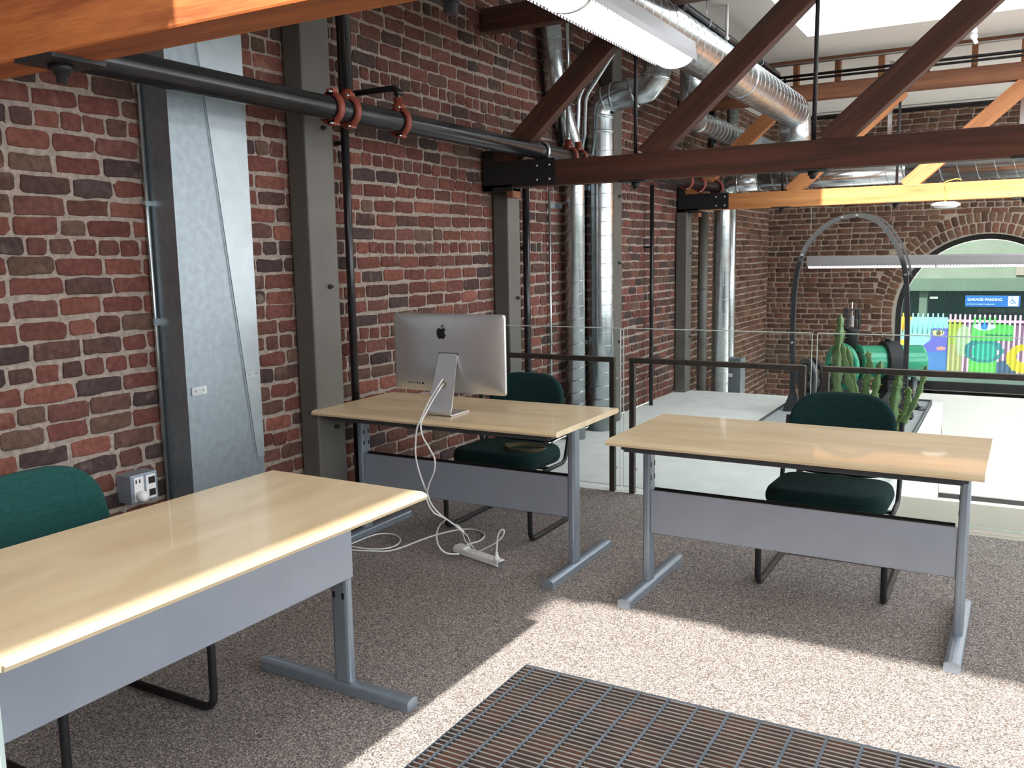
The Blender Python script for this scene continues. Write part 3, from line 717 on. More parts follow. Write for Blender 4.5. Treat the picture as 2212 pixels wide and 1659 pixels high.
m = MB(); m.tube([(.02, 2.545, .0), (.02, 2.545, 2.6)], .010, 8).box(.003, .03, 2.53, 2.56, 1.22, 1.25).box(.003, .03, 2.53, 2.56, 1.72, 1.74)
tag(m.build('conduit', 'galvanised'), 'thin silver conduit running down the left edge of the flat duct', 'conduit')
# power outlet box
t = thing('outlet_box', 'grey metal power outlet box on the brick wall above the near desk', 'outlet', (.047, 2.375, .560))
m = MB(); m.bbox(-.045, .045, -.066, .066, -.06, .06, .004); m.build('box_body', 'desk_metal', t)
m = MB(); m.box(.045, .049, -.052, -.006, -.05, .05).box(.045, .049, .006, .052, -.05, .05); m.build('face_plate', 'white_plastic', t)
m = MB(); m.box(.049, .0515, .018, .048, -.04, -.012).box(.049, .0515, .018, .048, .012, .04).box(.049, .051, -.045, -.04, .025, .04).box(.049, .051, -.028, -.023, .025, .04); m.build('socket', 'black', t)
m = MB(); m.lathe([(.0, 0), (.022, 0), (.024, .02), (.018, .035), (0, .037)], 16, Matrix.Translation((.05, -.028, -.030)) @ Matrix.Rotation(PI/2, 4, 'Y'))
m.build('plug', 'white_plastic', t)

# ------------------------------------------------------------------ hanging light fixtures
def fixture(L, label, loc, rz, w=.19, teeth=True, tubes='lamp_glow', hangers=(.15, .85), hz=None, sc=1.0):
    """long shallow trough, local axis y, lamp side down"""
    t = thing('linear_light', label, 'light fixture', loc, rz)
    prof = [(-w*.34, .105), (w*.34, .105), (w*.46, .085), (w*.5, .02), (w*.5, -.008), (w*.485, -.008), (w*.46, .02), (-w*.46, .02), (-w*.485, -.008), (-w*.5, -.008), (-w*.5, .02), (-w*.46, .085)]
    prof = [(x*sc, z*sc) for x, z in prof]
    m = MB(); M = Matrix.Rotation(PI/2, 4, 'X'); Mm = Matrix(((1, 0, 0, 0), (0, 0, 1, 0), (0, 1, 0, 0), (0, 0, 0, 1)))
    n = len(prof); vs = [Vector((x, 0, z)) for x, z in prof]+[Vector((x, L, z)) for x, z in prof]
    m.add(vs, [tuple(range(n)), tuple(range(2*n-1, n-1, -1))]+[(i, n+i, n+(i+1) % n, (i+1) % n) for i in range(n)])
    m.build('housing', 'white_fixture', t)
    m = MB(); rr = []
    for yy in (.012, L-.012): rr.append([(w*sc*.44*math.cos(a), yy, .018*sc+.055*sc*math.sin(a)) for a in [PI+PI*k/12 for k in range(13)]])
    m.rings(rr, True, True); m.build('diffuser', tubes, t)
    if teeth:
        m = MB(); step = .030; k = 0; y = .03
        while y < L-.03:
            for s in (-1, 1):
                x = s*w*.47*sc; m.add([(x, y-.007, .015*sc), (x, y+.007, .015*sc), (x, y, -.034*sc)], [(0, 1, 2), (2, 1, 0)])
            y += step
        m.build('louvre_edge', 'white_plastic', t)
    for q in (L*.34, L*.67):
        m = MB(); m.rings([[(w*sc*.45*math.cos(a), yy, .018*sc+.060*sc*math.sin(a)) for a in [PI+PI*k/12 for k in range(13)]] for yy in (q-.012, q+.012)], True, True)
        m.build('joint_band', 'white_plastic', t)
    for h in hangers:
        m = MB(); m.tube([(0, L*h, .08*sc), (0, L*h, (hz or CEIL)-loc[2])], .0025, 5); m.build('hanger_wire', 'zinc', t)
    return t
fixture(3.9, 'long glowing tube light hanging overhead at top centre', (1.60, .72, 2.478), 0, .225)
fixture(4.2, 'long white light with a sawtooth edge hanging before the arched window', (5.25, 11.0, 1.335), PI/2, .18, True, 'lamp_glow_small', (.12, .995))
# wireless dome on far truss
t = thing('ceiling_disc', 'white oval disc hanging under the sunlit far truss', 'device', (2.60, 9.34, 1.90))
m = MB(); m.lathe([(0, .03), (.09, .03), (.125, .012), (.125, -.004), (.09, -.022), (.04, -.028), (0, -.028)], 28); m.build('disc_shell', 'white_plastic', t)
m = MB(); m.tube(smoothpath([(0, -.075, .03), (.005, -.076, .12), (-.01, -.076, .2), (.03, -.05, .222), (.09, -.03, .235), (.12, .03, .225)]), .005, 6); m.build('data_cable', 'yellow_cable', t)

# ------------------------------------------------------------------ guard rail and glass
def guard(x0, x1, label, posts):
    t = thing('handrail', label, 'railing', (x0, 5.10, 0)); m = MB(); w = x1-x0
    m.bbox(0, w, -.018, .018, .826, .858, .004); m.build('top_rail', 'rail_steel', t)
    for x in posts:
        m = MB(); m.bbox(x-x0-.017, x-x0+.017, -.017, .017, 0, .827, .003); m.build('post', 'rail_steel', t)
        m = MB()
        for z in (.14, .72): m.tube([(x-x0, .016, z), (x-x0, .058, z)], .010, 8)
        m.build('glass_standoff', 'zinc', t)
    return t
guard(.06, 1.058, 'brown steel handrail frame on the left, behind the computer desk', (.08, 1.040))
guard(1.155, 2.21, 'middle brown steel handrail frame, beside the gap in the rails', (1.173, 2.192))
guard(2.30, 6.9, 'right brown steel handrail frame in front of the cactus', (2.318, 6.88))
for a, b, lb in ((.03, 1.066, 'clear glass guard panel on the left, by the brick wall'), (1.084, 2.226, 'clear glass guard panel in the middle'), (2.252, 4.6, 'clear glass guard panel at the right, before the machine'), (4.63, 6.95, 'clear glass guard panel beyond the right edge')):
    t = thing('glass_guard', lb, 'glass panel', (a, 5.168, 0))
    m = MB(); w = b-a; m.add([(0, 0, .02), (w, 0, .02), (w, 0, 1.035), (0, 0, 1.035)], [(0, 1, 2, 3)]); m.build('pane', 'clear_glass', t)
    m = MB(); m.box(0, w, -.0045, .0045, 1.031, 1.036).box(0, .003, -.0045, .0045, .02, 1.036).box(w-.003, w, -.0045, .0045, .02, 1.036).box(0, w, -.0045, .0045, .018, .022)
    m.build('polished_edge', 'glass_edge', t)

# ------------------------------------------------------------------ floor grate
t = thing('floor_grate', 'dark steel grating set into the carpet', 'grating', (GX0, GY0, 0))
W, H = GX1-GX0, GY1-GY0
m = MB(); y = .012
while y < H-.008: m.box(.004, W-.004, y-.0018, y+.0018, -.030, -.0035); y += .0234
m.build('bearing_bars', 'grate_bar', t)
m = MB(); y = .012
while y < H-.008: m.box(.004, W-.004, y-.0019, y+.0019, -.0034, -.001); y += .0234
m.build('pale_bar_tops', 'grate_top', t)  # worn edges; light along the tops is put into a paler colour
m = MB(); x = .042
while x < W: m.box(x-.0045, x+.0045, .002, H-.002, -.010, .0008); x += .102
m.build('cross_rods', 'grate_steel', t)
m = MB(); m.box(0, W, 0, .004, -.04, 0).box(0, W, H-.004, H, -.04, 0).box(0, .004, 0, H, -.04, 0).box(W-.004, W, 0, H, -.04, 0); m.build('edge_frame', 'grate_steel', t)

# ------------------------------------------------------------------ desks
def make_desk(label, x, y, rz, pz0, pz1, wide=False):
    t = thing('desk', label, 'desk', (x, y, 0), rz, 'birch topped office desks')
    hw, hd = .693, .354; zt, zb = .730, .704
    prof = [(-hd+.020, zt), (-hd+.008, zt-.004), (-hd, zt-.013), (-hd+.004, zb+.003), (-hd+.018, zb), (hd-.018, zb), (hd-.004, zb+.003), (hd, zt-.013), (hd-.008, zt-.004), (hd-.020, zt)]
    prof[0:1] = [(-hd+.036, zt), (-hd+.034, zt-.0012), (-hd+.032, zt), (-hd+.020, zt)]
    m = MB(); n = len(prof); vs = [(-hw, a, b) for a, b in prof]+[(hw, a, b) for a, b in prof]
    m.add(vs, [tuple(range(n)), tuple(range(2*n-1, n-1, -1))]+[(i, n+i, n+(i+1) % n, (i+1) % n) for i in range(n)])
    m.build('tabletop', 'birch', t)
    m = MB()
    for v in ((-.29, .27) if not wide else (.27,)): m.bbox(-.63, .63, v-.014, v+.014, .676, .7035, .003)
    for u in (-.6245, .6245): m.bbox(u-.02, u+.02, -.30 if not wide else -.22, .28, .683, .7038, .003)
    m.build('support_frame', 'desk_dark', t)
    for s in (-1, 1):
        u = s*.6245; lg = None
        m = MB(); pr = [(.020*math.cos(a)*(1 if abs(math.cos(a)) > .2 else 1), .036*math.sin(a)) for a in [2*PI*k/20 for k in range(20)]]
        pr = [(math.copysign(min(abs(x_)*1.25, .018), x_), math.copysign(min(abs(y_)*1.12, .036), y_)) for x_, y_ in pr]
        m.prism(pr, .64, Matrix.Translation((u, -.03, .041))); lg = m.build('leg', 'desk_metal', t)
        m = MB()
        for q in (.34, .50, .56):
            m.box(u-s*.0186-.0006, u-s*.0186+.0006, -.055, -.045, q, q+.022).box(u-s*.0186-.0006, u-s*.0186+.0006, -.015, -.005, q, q+.022)
        m.build('height_slots', 'black', lg)
        m = MB(); pf = [(-.027, 0), (.027, 0), (.027, .030), (.023, .0345), (.012, .039), (0, .0405), (-.012, .039), (-.023, .0345), (-.027, .030)]
        M = Matrix(((1, 0, 0, u), (0, 0, 1, -.306), (0, 1, 0, .001), (0, 0, 0, 1))); m.prism(pf, .645, M); ft = m.build('foot', 'desk_metal', t)
        for v in (-.3165, .339):
            m = MB(); pf2 = [(a*1.02, b*1.02) for a, b in pf]; M = Matrix(((1, 0, 0, u), (0, 0, 1, v), (0, 1, 0, .0008), (0, 0, 0, 1))); m.prism(pf2, .012, M); m.build('end_cap', 'desk_metal', ft)
    m = MB(); w = .606 if not wide else .640; y0 = -.058 if not wide else -.072
    m.bbox(-w, w, y0, y0+.006, pz0, pz1, .0025, None, 1); pn = m.build('modesty_panel', 'desk_panel', t)
    m = MB(); m.box(-w+.01, w-.01, y0+.007, y0+.026, pz1-.006, pz1+.002).box(-w+.01, w-.01, y0+.026, y0+.030, pz1-.012, pz1+.008); m.build('cable_channel', 'black', pn)
    return t
make_desk('sunlit birch desk along the brick wall, nearest the camera', 1.2115, 1.6137, 1.5566, .413, .66, True)
make_desk('birch desk with the aluminium computer on it', .8171, 3.7141, .0021, .262, .458)
make_desk('bare birch desk in front of the machine and cactus', 2.4611, 3.6523, -.0121, .262, .458)

# ------------------------------------------------------------------ chairs
def pillow(m, outline, t_, M, n=5, rnd=.03):
    """outline 2-D (convex-ish), thickness t_, rounded edges, axis local z"""
    cx = sum(p[0] for p in outline)/len(outline); cy = sum(p[1] for p in outline)/len(outline); rs = []
    N_ = len(outline)
    nor = []
    for i in range(N_):
        a, b = Vector(outline[i-1]), Vector(outline[(i+1) % N_]); d = (b-a).normalized(); nor.append(Vector((d.y, -d.x)))
    for k in range(2*n+1):
        a = -PI/2+PI*k/(2*n); ins = rnd*(1-math.cos(a)); z = t_/2*math.sin(a)
        rs.append([M @ Vector((p[0]-q.x*ins, p[1]-q.y*ins, z)) for p, q in zip(outline, nor)])
    def cap_(r, sgn):
        C_ = sum((Vector(v) for v in r), Vector())/len(r); nz = (M.to_3x3() @ Vector((0, 0, sgn))).normalized()
        return [[C_+(Vector(v)-C_)*q+nz*(t_*.16*(1-q*q)) for v in r] for q in (.85, .65, .4, .15)]
    rs = cap_(rs[0], -1)[::-1]+rs+cap_(rs[-1], 1)
    return m.rings(rs, True, True)
def rrect(w, h, r, n=5, taper=0):
    pts = []
    for sx, sy, a0 in ((1, 1, 0), (-1, 1, 90), (-1, -1, 180), (1, -1, 270)):
        for k in range(n+1):
            a = R_(a0+90*k/n); x = sx*(w/2-r)+r*math.cos(a); y = sy*(h/2-r)+r*math.sin(a)
            pts.append((x*(1-taper*(y/h+.5)), y))
    return pts
def make_chair(label, x, y, rz, fab):
    t = thing('cantilever_chair', label, 'chair', (x, y, 0), rz, 'green cantilever chairs behind the desks')
    m = MB(); M = Matrix.Translation((-.005, -.02, .400)) @ Matrix.Rotation(R_(-2), 4, 'X')
    o_ = rrect(.515, .46, .11); pillow(m, o_, .095, M, 5, .035); m.build('seat', fab, t, smooth=True)
    m = MB(); pts = []
    for k in range(40):
        a = 2*PI*k/40; c, s = math.cos(a), math.sin(a); ex = 2/4.0
        px = math.copysign(abs(c)**ex, c)*.245; pz = math.copysign(abs(s)**ex, s)*.198
        if pz > 0: px *= 1-.16*(pz/.198)**2
        pts.append((px, pz))
    M = Matrix.Translation((0, .235, .630)) @ Matrix.Rotation(R_(90-9), 4, 'X')
    pillow(m, pts, .055, M, 5, .024); bk = m.build('backrest', fab, t, smooth=True)
    # bend the backrest into a shallow curve
    for v in bk.data.vertices: v.co.y -= .045*(v.co.x/.235)**2
    for s in (-1, 1):
        pth = fillet([(s*.262, -.15, .345), (s*.262, -.262, .335), (s*.262, -.258, .012), (s*.262, .262, .012)], .055, 6)
        m = MB(); m.tube(pth, .0138, 10); m.build('leg', 'black_steel', t)
        m = MB(); m.tube(fillet([(s*.262, -.15, .345), (s*.262, .16, .345), (s*.262, .215, .50), (s*.255, .262, .70)], .06, 6), .011, 10).tube([(s*.262, .235, .60), (s*.20, .240, .60)], .010, 8)
        m.build('back_support', 'black_steel', t)
    m = MB(); m.tube([(-.262, .262, .012), (.262, .262, .012)], .0125, 10).tube([(-.262, -.02, .345), (.262, -.02, .345)], .010, 8); m.build('crossbar', 'black_steel', t)
    return t
make_chair('dark green chair behind the bare desk', 2.530, 4.115, 0.0, 'green_fabric')
make_chair('dark green chair with a coiled cable on its seat, behind the computer desk', .80, 4.205, 0.0, 'green_fabric')
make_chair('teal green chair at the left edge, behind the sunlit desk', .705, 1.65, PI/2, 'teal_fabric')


# ------------------------------------------------------------------ computer
t = thing('desktop_computer', 'aluminium all in one computer seen from behind on the middle desk', 'computer', (.812, 3.60, .7305))
def rr3(w, h, r, y, zc, n=6): return [(x, y, zc+z) for x, z in rrect(w, h, r, n)]
zc = .294; Wc, Hc = .645, .385
m = MB(); m.rings([rr3(Wc-.004, Hc-.004, .012, .0035, zc), rr3(Wc, Hc, .014, .003, zc), rr3(Wc, Hc, .014, -.004, zc), rr3(Wc-.012, Hc-.012, .018, -.008, zc), rr3(Wc-.06, Hc-.06, .04, -.017, zc), rr3(Wc-.18, Hc-.14, .07, -.027, zc), rr3(Wc-.36, Hc-.24, .06, -.032, zc)], True, True, True)
m.build('display_shell', 'alu', t)
m = MB(); m.box(-Wc/2+.004, Wc/2-.004, .0036, .0045, zc-Hc/2+.05, zc+Hc/2-.004); m.build('screen', 'black', t)
# stand with cable hole
m = MB(); A_ = Vector((.018, -.030, .296)); B_ = Vector((.008, -.098, .045)); wA, wB = .0515, .067
ax = (A_-B_); Ls = ax.length; ay = ax.normalized(); an = Vector((0, -1, 0)); an = (an-ay*an.dot(ay)).normalized(); hc = .105; hr = .019
def SP(u, s, d): return B_+ay*s+Vector((u, 0, 0))+an*d
def wid(s): return wB+(wA-wB)*s/Ls
for d, fl in ((.0035, False), (-.0035, True)):
    for sg in (-1, 1):
        pts = [SP(0, 0, d), SP(sg*wid(0), 0, d), SP(sg*wid(Ls), Ls, d), SP(0, Ls, d), SP(0, hc+hr, d)]
        for k in range(1, 12): a = PI/2-PI*k/12; pts.append(SP(sg*hr*math.cos(a), hc+hr*math.sin(a), d))
        pts.append(SP(0, hc-hr, d)); f = list(range(len(pts)))
        m.add(pts, [f if (sg > 0) == fl else f[::-1]])
for sg in (-1, 1): m.add([SP(sg*wid(0), 0, .0035), SP(sg*wid(Ls), Ls, .0035), SP(sg*wid(Ls), Ls, -.0035), SP(sg*wid(0), 0, -.0035)], [(0, 1, 2, 3)])
hl = [2*PI*k/24 for k in range(24)]
m.rings([[SP(hr*math.cos(a), hc+hr*math.sin(a), d) for a in hl] for d in (.0035, -.0035)], True, False)
crv = fillet([B_, Vector((.006, -.113, .0045)), Vector((.002, .062, .0045))], .035, 6); rs = []
for i, p_ in enumerate(crv):
    tn = (crv[min(i+1, len(crv)-1)]-crv[max(i-1, 0)]).normalized(); nn = Vector((0, -tn.z, tn.y)).normalized(); ww = .067
    rs.append([p_+Vector((-ww, 0, 0))+nn*.0035, p_+Vector((ww, 0, 0))+nn*.0035, p_+Vector((ww, 0, 0))-nn*.0035, p_+Vector((-ww, 0, 0))-nn*.0035])
m.rings(rs, True, True, False); stn = m.build('stand', 'alu', t)
m = MB(); m.box(-.038, .074, -.0335, -.029, .290, .300); m.build('hinge_slot', 'black', t)
# logo: bitten apple silhouette with leaf
ap = [(0, .78), (.18, .90), (.42, .96), (.66, .90), (.84, .74), (.70, .60), (.60, .38), (.62, .12), (.76, -.10), (.92, -.22), (.80, -.52), (.62, -.80), (.42, -.96), (.22, -.94), (0, -.86), (-.22, -.94), (-.42, -.96), (-.62, -.80), (-.82, -.48), (-.94, -.08), (-.96, .30), (-.86, .62), (-.66, .86), (-.42, .95), (-.20, .90)]
k_ = .0275; m = MB(); M = Matrix.Translation((-.02, -.0325, zc+.098)) @ Matrix.Rotation(PI/2, 4, 'X')
ol = [(p.x, p.y) for p in smoothpath([(a*k_, b*k_) for a, b in ap] and [Vector((a*k_, b*k_, 0)) for a, b in ap], 3, True)]
m.prism(ol, .0012, M)
lf = [(.02, 1.04), (.06, 1.30), (.24, 1.52), (.42, 1.60), (.42, 1.42), (.30, 1.18), (.14, 1.06)]
m.prism([(a*k_, b*k_) for a, b in lf], .0012, M); m.build('apple_emblem', 'black', t)
m = MB()
for i, (u, w_) in enumerate(((-.235, .003), (-.222, .003), (-.209, .003), (-.196, .003), (-.182, .006), (-.168, .004), (-.152, .012))):
    m.box(u, u+w_, -.0205, -.0175, .137, .149 if i < 5 else .146)
m.build('port_row', 'black', t)

# ------------------------------------------------------------------ cables and power strip
def cable(name, pts, r, mat, label, cat='cable', n=5):
    m = MB(); m.tube(smoothpath(pts, n), r, 8); return tag(m.build(name, mat), label, cat)
P3 = lambda L: [at(a, b, 1, y) for a, b, y in L]
cable('computer_cable', P3([(957, 818, 3.53), (944, 838, 3.49), (924, 872, 3.45), (909, 905, 3.375), (901, 925, 3.345), (898, 950, 3.34), (898, 985, 3.34), (905, 1017, 3.345), (916, 1049, 3.36), (923, 1066, 3.38), (932, 1089, 3.40), (951, 1111, 3.43), (987, 1137, 3.48)]), .0042, 'cable_white', 'white cable that loops left as it drops from the computer desk')
cable('computer_cable', P3([(958, 829, 3.53), (948, 843, 3.485), (930, 873, 3.45), (914, 903, 3.365), (909, 921, 3.345), (914, 945, 3.335), (928, 969, 3.335), (939, 992, 3.335), (938, 1018, 3.34), (928, 1043, 3.355), (922, 1066, 3.372), (924, 1086, 3.385), (938, 1108, 3.41), (962, 1121, 3.44), (950, 1134, 3.46), (943, 1156, 3.48), (948, 1180, 3.50), (965, 1195, 3.52), (992, 1197, 3.56)]), .0042, 'cable_white', 'white cable that bulges right as it drops from the computer desk')
P2 = lambda L, z=.0055: [at(a, b, 2, z) for a, b in L]
cable('extension_cord', P2([(700, 1180), (760, 1188), (800, 1190), (840, 1190), (875, 1180), (905, 1168), (940, 1156), (980, 1146), (1012, 1143), (1036, 1147), (1047, 1156), (1038, 1167), (1018, 1174)])+[at(1004, 1180, 2, .02), at(996, 1186, 2, .03)], .0045, 'cable_white', 'long white cord looping across the carpet to the power strip')
cable('looped_cord', P2([(740, 1182), (775, 1168), (797, 1159), (822, 1153), (848, 1154), (864, 1163), (860, 1175), (838, 1184), (800, 1186), (760, 1181), (720, 1176)], .009), .0042, 'cable_white', 'short loop of white cord on the carpet behind the near desk leg')
t = thing('power_strip', 'white power strip lying on the carpet below the computer desk', 'power strip', (.952, 3.603, 0), -.298)
m = MB(); m.bbox(-.168, .168, -.026, .026, .003, .034, .006); m.build('strip_body', 'white_plastic', t)
m = MB(); m.bbox(-.160, -.085, -.024, .024, .033, .043, .005); m.build('switch_block', 'white_plastic', t)
m = MB(); m.box(.1675, .1695, -.021, .021, .008, .029); m.build('end_face', 'galvanised', t)
m = MB()
for i in range(4):
    for a in (-.006, .006): m.box(-.055+i*.045-.004, -.055+i*.045+.004, a-.0012, a+.0012, .0335, .0345)
m.build('outlet_slots', 'steel_grey', t)
plug = at(1073, 1212, 2, .036)
cable('standing_cable', [plug+Vector((0, 0, .002)), plug+Vector((0, 0, .05))]+P3([(1074, 1172, 3.57), (1076, 1156, 3.575), (1083, 1145, 3.58), (1089, 1146, 3.585), (1086, 1158, 3.585), (1074, 1170, 3.59), (1054, 1182, 3.60), (1032, 1191, 3.61), (1015, 1190, 3.62)]), .0040, 'cable_white', 'white power cord standing in a narrow loop above the power strip')
m = MB(); m.tube([plug+Vector((0, 0, 0)), plug+Vector((0, 0, .018)), plug+Vector((0, 0, .034)), plug+Vector((0, 0, .045))], [.015, .014, .007, .006], 12)
tag(m.build('power_plug', 'white_plastic'), 'white plug standing in the right end of the power strip', 'plug')
a_, b_ = at(985, 1134, 1, 3.475), at(1001, 1150, 1, 3.50); m = MB(); m.tube([a_, b_], .008, 10)
tag(m.build('cable_connector', 'white_plastic'), 'thick white connector joining the cables above the power strip', 'connector')
cable('thin_cable', P3([(1000, 1149, 3.50), (1002, 1160, 3.51), (1006, 1170, 3.53), (1018, 1180, 3.56)]), .0022, 'cable_white', 'left thin cable from the connector to the power strip')
cable('thin_cable', P3([(1002, 1150, 3.50), (1010, 1158, 3.51), (1015, 1170, 3.53), (1024, 1186, 3.57)]), .0022, 'cable_white', 'right thin cable from the connector to the power strip')
m = MB(); rg = random.Random(9)
for k in range(5):
    cx, cy = .955+rg.uniform(-.008, .008), 4.10+rg.uniform(-.01, .01); a0 = rg.uniform(-.2, .2)
    m.tube([(cx+(.098+k*.006)*math.cos(a)*math.cos(a0)-.055*math.sin(a)*math.sin(a0), cy+(.062+k*.004)*math.sin(a), .462+k*.004+.002*math.sin(3*a+k)) for a in [2*PI*j/40 for j in range(40)]], .0022, 5, closed=True)
tag(m.build('coiled_cable', 'straw_cable'), 'thin tan cable coiled on the green chair seat', 'cable')

# ------------------------------------------------------------------ slab, machine, arch, cactus
t = thing('machine_slab', 'grey concrete slab with a dark steel rim under the old machine', 'slab', (1.955, 7.8, -.004))
m = MB(); m.box(-.60, .60, -1.45, 1.53, 0, .045); m.build('slab_top', 'concrete_grey', t)
m = MB()
for a in ((-.615, -.60, -1.465, 1.545), (.60, .615, -1.465, 1.545), (-.60, .60, -1.465, -1.45), (-.60, .60, 1.53, 1.545)): m.box(a[0], a[1], a[2], a[3], 0, .062)
m.build('steel_rim', 'machine_grey', t)
m = MB(); m.box(2.575, 2.66, 5.16, 9.45, -.004, .02); tag(struct(m.build('trim_2', 'white_paint')), 'white curb along the edge of the concrete landing')
# arch
t = thing('steel_arch', 'tall black horseshoe shaped steel arch standing over the machine', 'arch', (1.95, 8.3, .042))
o0 = Vector(t.location); AY = 8.3
pxs = [(1711, 885), (1712, 800), (1713, 700), (1718, 620), (1727, 570), (1748, 524), (1790, 484), (1842, 466), (1892, 476), (1928, 515), (1952, 570), (1959, 630), (1960, 700), (1957, 790), (1955, 872)]
ctr = smoothpath([at(a, b, 1, AY)-o0 for a, b in pxs], 5); rs = []
for i, p_ in enumerate(ctr):
    tn = (ctr[min(i+1, len(ctr)-1)]-ctr[max(i-1, 0)]).normalized(); nn = Vector((-tn.z, 0, tn.x)); w_ = .019; d_ = .03
    rs.append([p_+nn*w_+Vector((0, -d_, 0)), p_-nn*w_+Vector((0, -d_, 0)), p_-nn*w_+Vector((0, d_, 0)), p_+nn*w_+Vector((0, d_, 0))])
m = MB(); m.rings(rs, True, True, False); m.build('arch_bar', 'machine_dark', t)
for i in (8, 22, 33, 36, 52):
    m = MB(); m.tube([ctr[i]+Vector((0, -.05, 0)), ctr[i]+Vector((0, .05, 0))], .011, 6); m.build('clamp_bolt', 'zinc', t)
for q in (0, -1):
    p_ = ctr[q]; m = MB(); m.rings([[(p_.x-a, -b, h_), (p_.x+a, -b, h_), (p_.x+a, b, h_), (p_.x-a, b, h_)] for a, b, h_ in ((.07, .07, .005), (.065, .065, .03), (.02, .03, .17))], True, True, False); m.build('foot', 'machine_dark', t)
m = MB(); rs = []
for i in range(28, 54):
    p_ = ctr[i]+Vector((.028, .12, .015)); tn = (ctr[i+1]-ctr[i-1]).normalized(); nn = Vector((-tn.z, 0, tn.x)); rs.append([p_+nn*.008-Vector((0, .02, 0)), p_-nn*.008-Vector((0, .02, 0)), p_-nn*.008+Vector((0, .02, 0)), p_+nn*.008+Vector((0, .02, 0))])
m.rings(rs, True, True, False); m.build('rear_bar', 'machine_dark', t)
# machine
t = thing('antique_machine', 'old green and black drum shaped engine on the grey slab', 'machine', (2.14, 8.78, .0415), R_(30))
RX = Matrix.Rotation(PI/2, 4, 'Y')
def cyl(name, x0, x1, r, mat, y=0, z=.43, seg=36, par=None, lip=.0):
    m = MB(); M = Matrix.Translation((x0, y, z)) @ RX; L = x1-x0
    pr = [(r-.012, 0), (r, .008)]+[(r+lip*((k % 2)), .008+(L-.016)*k/12) for k in range(1, 12)]+[(r, L-.008), (r-.012, L)]
    m.lathe(pr, seg, M); return m.build(name, mat, par or t)
cyl('drum', .16, .40, .150, 'machine_green', lip=.0015); cyl('drum', -.18, .04, .150, 'machine_green', lip=.0015)
cyl('drum_band', .03, .17, .192, 'machine_dark')
m = MB(); m.lathe([(.025, 0), (.025, .02), (.05, .022), (.05, .03), (0, .031)], 20, Matrix.Translation((.08, 0, .618))); m.build('oil_cap', 'machine_grey', t)
m = MB(); M = Matrix.Translation((-.20, -.02, .43)) @ RX
m.lathe([(.10, 0), (.15, 0), (.165, .012), (.15, .03), (.10, .03), (.10, 0)], 32, M, cap=False); m.build('open_rim', 'machine_green', t)
m = MB(); m.lathe([(0, 0), (.10, 0), (.10, .02), (0, .02)], 32, Matrix.Translation((-.205, -.02, .43)) @ RX); m.build('dark_bore', 'machine_dark', t)
def wheel(x, y, z, r, mat, nm, tube_=.02, spokes=5, rot=0):
    m = MB(); M = Matrix.Translation((x, y, z)) @ Matrix.Rotation(rot, 4, 'Z') @ RX
    ring = [M @ Vector((r*math.cos(a), r*math.sin(a), 0)) for a in [2*PI*k/36 for k in range(36)]]; m.tube(ring, tube_, 8, closed=True)
    for k in range(spokes): a = 2*PI*k/spokes+.3; m.tube([M @ Vector((0, 0, 0)), M @ Vector((r*math.cos(a), r*math.sin(a), 0))], tube_*.6, 6)
    m.lathe([(0, -.03), (.03, -.03), (.03, .03), (0, .03)], 12, M); return m.build(nm, mat, t)
wheel(-.36, -.06, .40, .19, 'machine_green', 'hand_wheel', .028, 5, R_(20))
wheel(-.68, -.05, .30, .16, 'machine_grey', 'flywheel', .026, 6, R_(10)); wheel(-.61, -.03, .30, .16, 'machine_dark', 'flywheel', .022, 6, R_(10))
m = MB(); m.lathe([(.062, .30), (.062, .70), (.066, .71), (.066, .73), (0, .73)], 20, Matrix.Translation((-.21, .13, 0))); m.build('governor_post', 'machine_dark', t)
m = MB()
for a, b in ((-1, -1), (1, -1), (1, 1), (-1, 1)): m.box(-.21+a*.055-.009, -.21+a*.055+.009, .13+b*.04-.009, .13+b*.04+.009, .73, .91)
m.box(-.275, -.145, .08, .18, .91, .922); cg = m.build('governor_cage', 'machine_dark', t)
m = MB(); m.tube([(-.21+.018*math.cos(a), .13+.018*math.sin(a), .74+.11*a/(2*PI*9)) for a in [2*PI*9*k/160 for k in range(161)]], .004, 5).tube([(-.21, .13, .73), (-.21, .13, .98)], .005, 6); m.build('spring', 'zinc', cg)
m = MB(); m.rings([[(a*x_, b*y_, z_) for a, b in ((-1, -1), (1, -1), (1, 1), (-1, 1))] for x_, y_, z_ in ((.20, .16, 0), (.18, .14, .06), (.08, .09, .16), (.09, .10, .27))], True, True, False)
o = m.build('pedestal', 'machine_dark', t); o.location = (.14, 0, 0)
m = MB(); m.bbox(-.55, .06, -.14, .14, 0, .09, .01).bbox(-.42, -.10, -.09, .09, .09, .30, .02); m.build('engine_bed', 'machine_dark', t)
m = MB(); m.tube([(-.70, -.05, .29), (-.1, -.02, .34)], .018, 10).tube([(-.5, .02, .2), (-.2, .02, .36), (0, .02, .38)], .02, 10).tube([(.26, -.16, 0), (.27, -.15, .12), (.30, -.10, .28)], .025, 10).tube([(.36, .10, 0), (.36, .05, .28)], .022, 10); m.build('shaft_and_struts', 'machine_grey', t)
m = MB()
for a, b in ((.34, -.17), (.02, -.19)): m.lathe([(.05, 0), (.05, .012), (.02, .016), (.02, .03), (0, .03)], 14, Matrix.Translation((a, b, 0)))
m.build('anchor_pad', 'machine_grey', t)
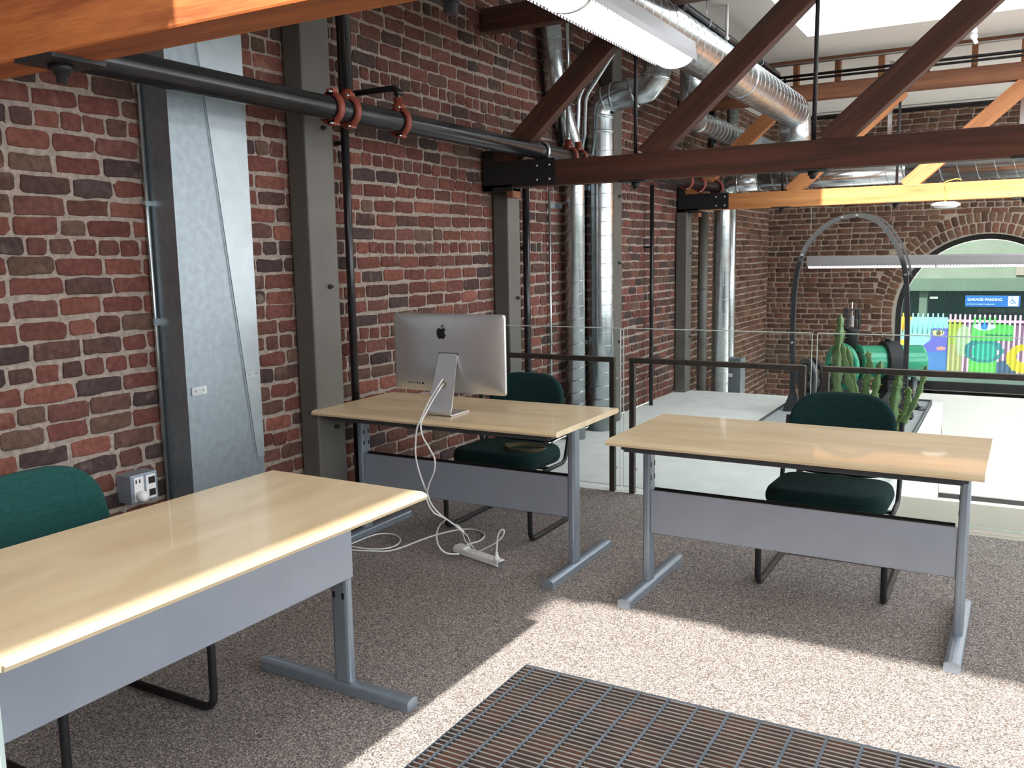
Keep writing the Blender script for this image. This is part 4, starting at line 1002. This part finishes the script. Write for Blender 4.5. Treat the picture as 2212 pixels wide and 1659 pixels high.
# cactus
t = thing('cactus', 'tall spiky green cactus standing behind the right handrail', 'plant', (2.36, 6.40, -.004))
m = MB(); m.lathe([(.11, 0), (.145, .22), (.16, .22), (.16, .26), (.14, .26), (.135, .235), (0, .235)], 28); m.build('pot', 'terracotta', t)
m = MB(); m.lathe([(0, .232), (.13, .236), (0, .238)], 20, None, False); m.build('soil', 'soil', t)
rg = random.Random(4)
def branch(pxs, r, y=6.40):
    P = smoothpath([at(a, b, 1, yy)-Vector(t.location) for a, b, yy in pxs], 8); n_ = len(P); rs = []
    tw = rg.uniform(0, 6)
    for i, p_ in enumerate(P):
        f = i/(n_-1); wv = 1+.22*math.sin(i*1.15+tw); rr_ = r*.80*(.8+.25*math.sin(PI*min(1, f*1.05)))*wv*(1 if f < .94 else max(.4, (1-f)/.06))
        tn = (P[min(i+1, n_-1)]-P[max(i-1, 0)]).normalized(); a1 = tn.cross(Vector((0, 1, 0))).normalized(); a2 = tn.cross(a1)
        rs.append([p_+(a1*math.cos(q)+a2*math.sin(q))*rr_*(1 if k % 2 == 0 else .42) for k, q in [(k, 2*PI*k/8+tw*.2) for k in range(8)]])
    m = MB(); m.rings(rs, True, True, True); br = m.build('stem', 'cactus_green', t)
    s_ = MB()
    for i in range(2, n_-1, 2):
        for k in (0, 2, 4, 6):
            q = rs[i][k]; d = (q-P[i]).normalized(); s_.tube([q-d*.001, q+d*.010+Vector((rg.uniform(-.006, .006), 0, rg.uniform(-.004, .008)))], [.0028, .0008], 4)
    s_.build('spines', 'cactus_yellow', br)
branch([(1885, 985, 6.42), (1845, 930, 6.42), (1812, 860, 6.40), (1808, 790, 6.40), (1813, 730, 6.40), (1816, 680, 6.40)], .040)
branch([(1885, 980, 6.36), (1862, 920, 6.30), (1842, 850, 6.30), (1828, 800, 6.30), (1820, 742, 6.30)], .034)
branch([(1860, 900, 6.34), (1848, 850, 6.34), (1840, 800, 6.34), (1831, 750, 6.34)], .028)
branch([(1890, 985, 6.44), (1880, 900, 6.44), (1870, 840, 6.44), (1878, 795, 6.44), (1874, 758, 6.44)], .036)
branch([(1892, 980, 6.38), (1888, 880, 6.33), (1893, 830, 6.33), (1903, 780, 6.33)], .030)
branch([(1900, 985, 6.40), (1925, 920, 6.38), (1932, 870, 6.38), (1940, 825, 6.38), (1944, 800, 6.38)], .036)
branch([(1900, 985, 6.45), (1930, 925, 6.5), (1955, 890, 6.5), (1963, 850, 6.5), (1958, 838, 6.5)], .030)
branch([(1905, 985, 6.34), (1945, 925, 6.30), (1975, 870, 6.30), (1992, 825, 6.30), (2001, 790, 6.30)], .024)

# ------------------------------------------------------------------ small things downstairs and at the near left edge
t = thing('round_stool', 'round white stool on the lower floor, glimpsed under the bare desk', 'stool', (2.27, 11.4, LOW))
m = MB(); m.lathe([(.02, .66), (.14, .66), (.15, .675), (.15, .70), (.13, .71), (0, .71)], 28); m.build('seat', 'white_plastic', t)
m = MB(); m.tube([(0, 0, .02), (0, 0, .66)], .025, 12).lathe([(.13, 0), (.13, .012), (.03, .025)], 24); m.build('pedestal', 'zinc', t)
m = MB(); m.box(2.32, 2.42, YB-.30, YB-.2, LOW, LOW+.75); tag(m.build('grey_post', 'steel_grey'), 'short grey post on the lower floor beside the white stool', 'post')
t = thing('glass_post', 'pale grey post with a rounded clamp at the bottom left edge of the photo', 'post', (1.573, .872, 0))
m = MB(); m.bbox(-.025, .025, -.006, .006, 0, .70, .002); m.build('post', 'glass_edge', t)
m = MB(); m.bbox(-.03, .012, -.016, .016, .685, .752, .008, None, 3); m.build('clamp', 'glass_edge', t)
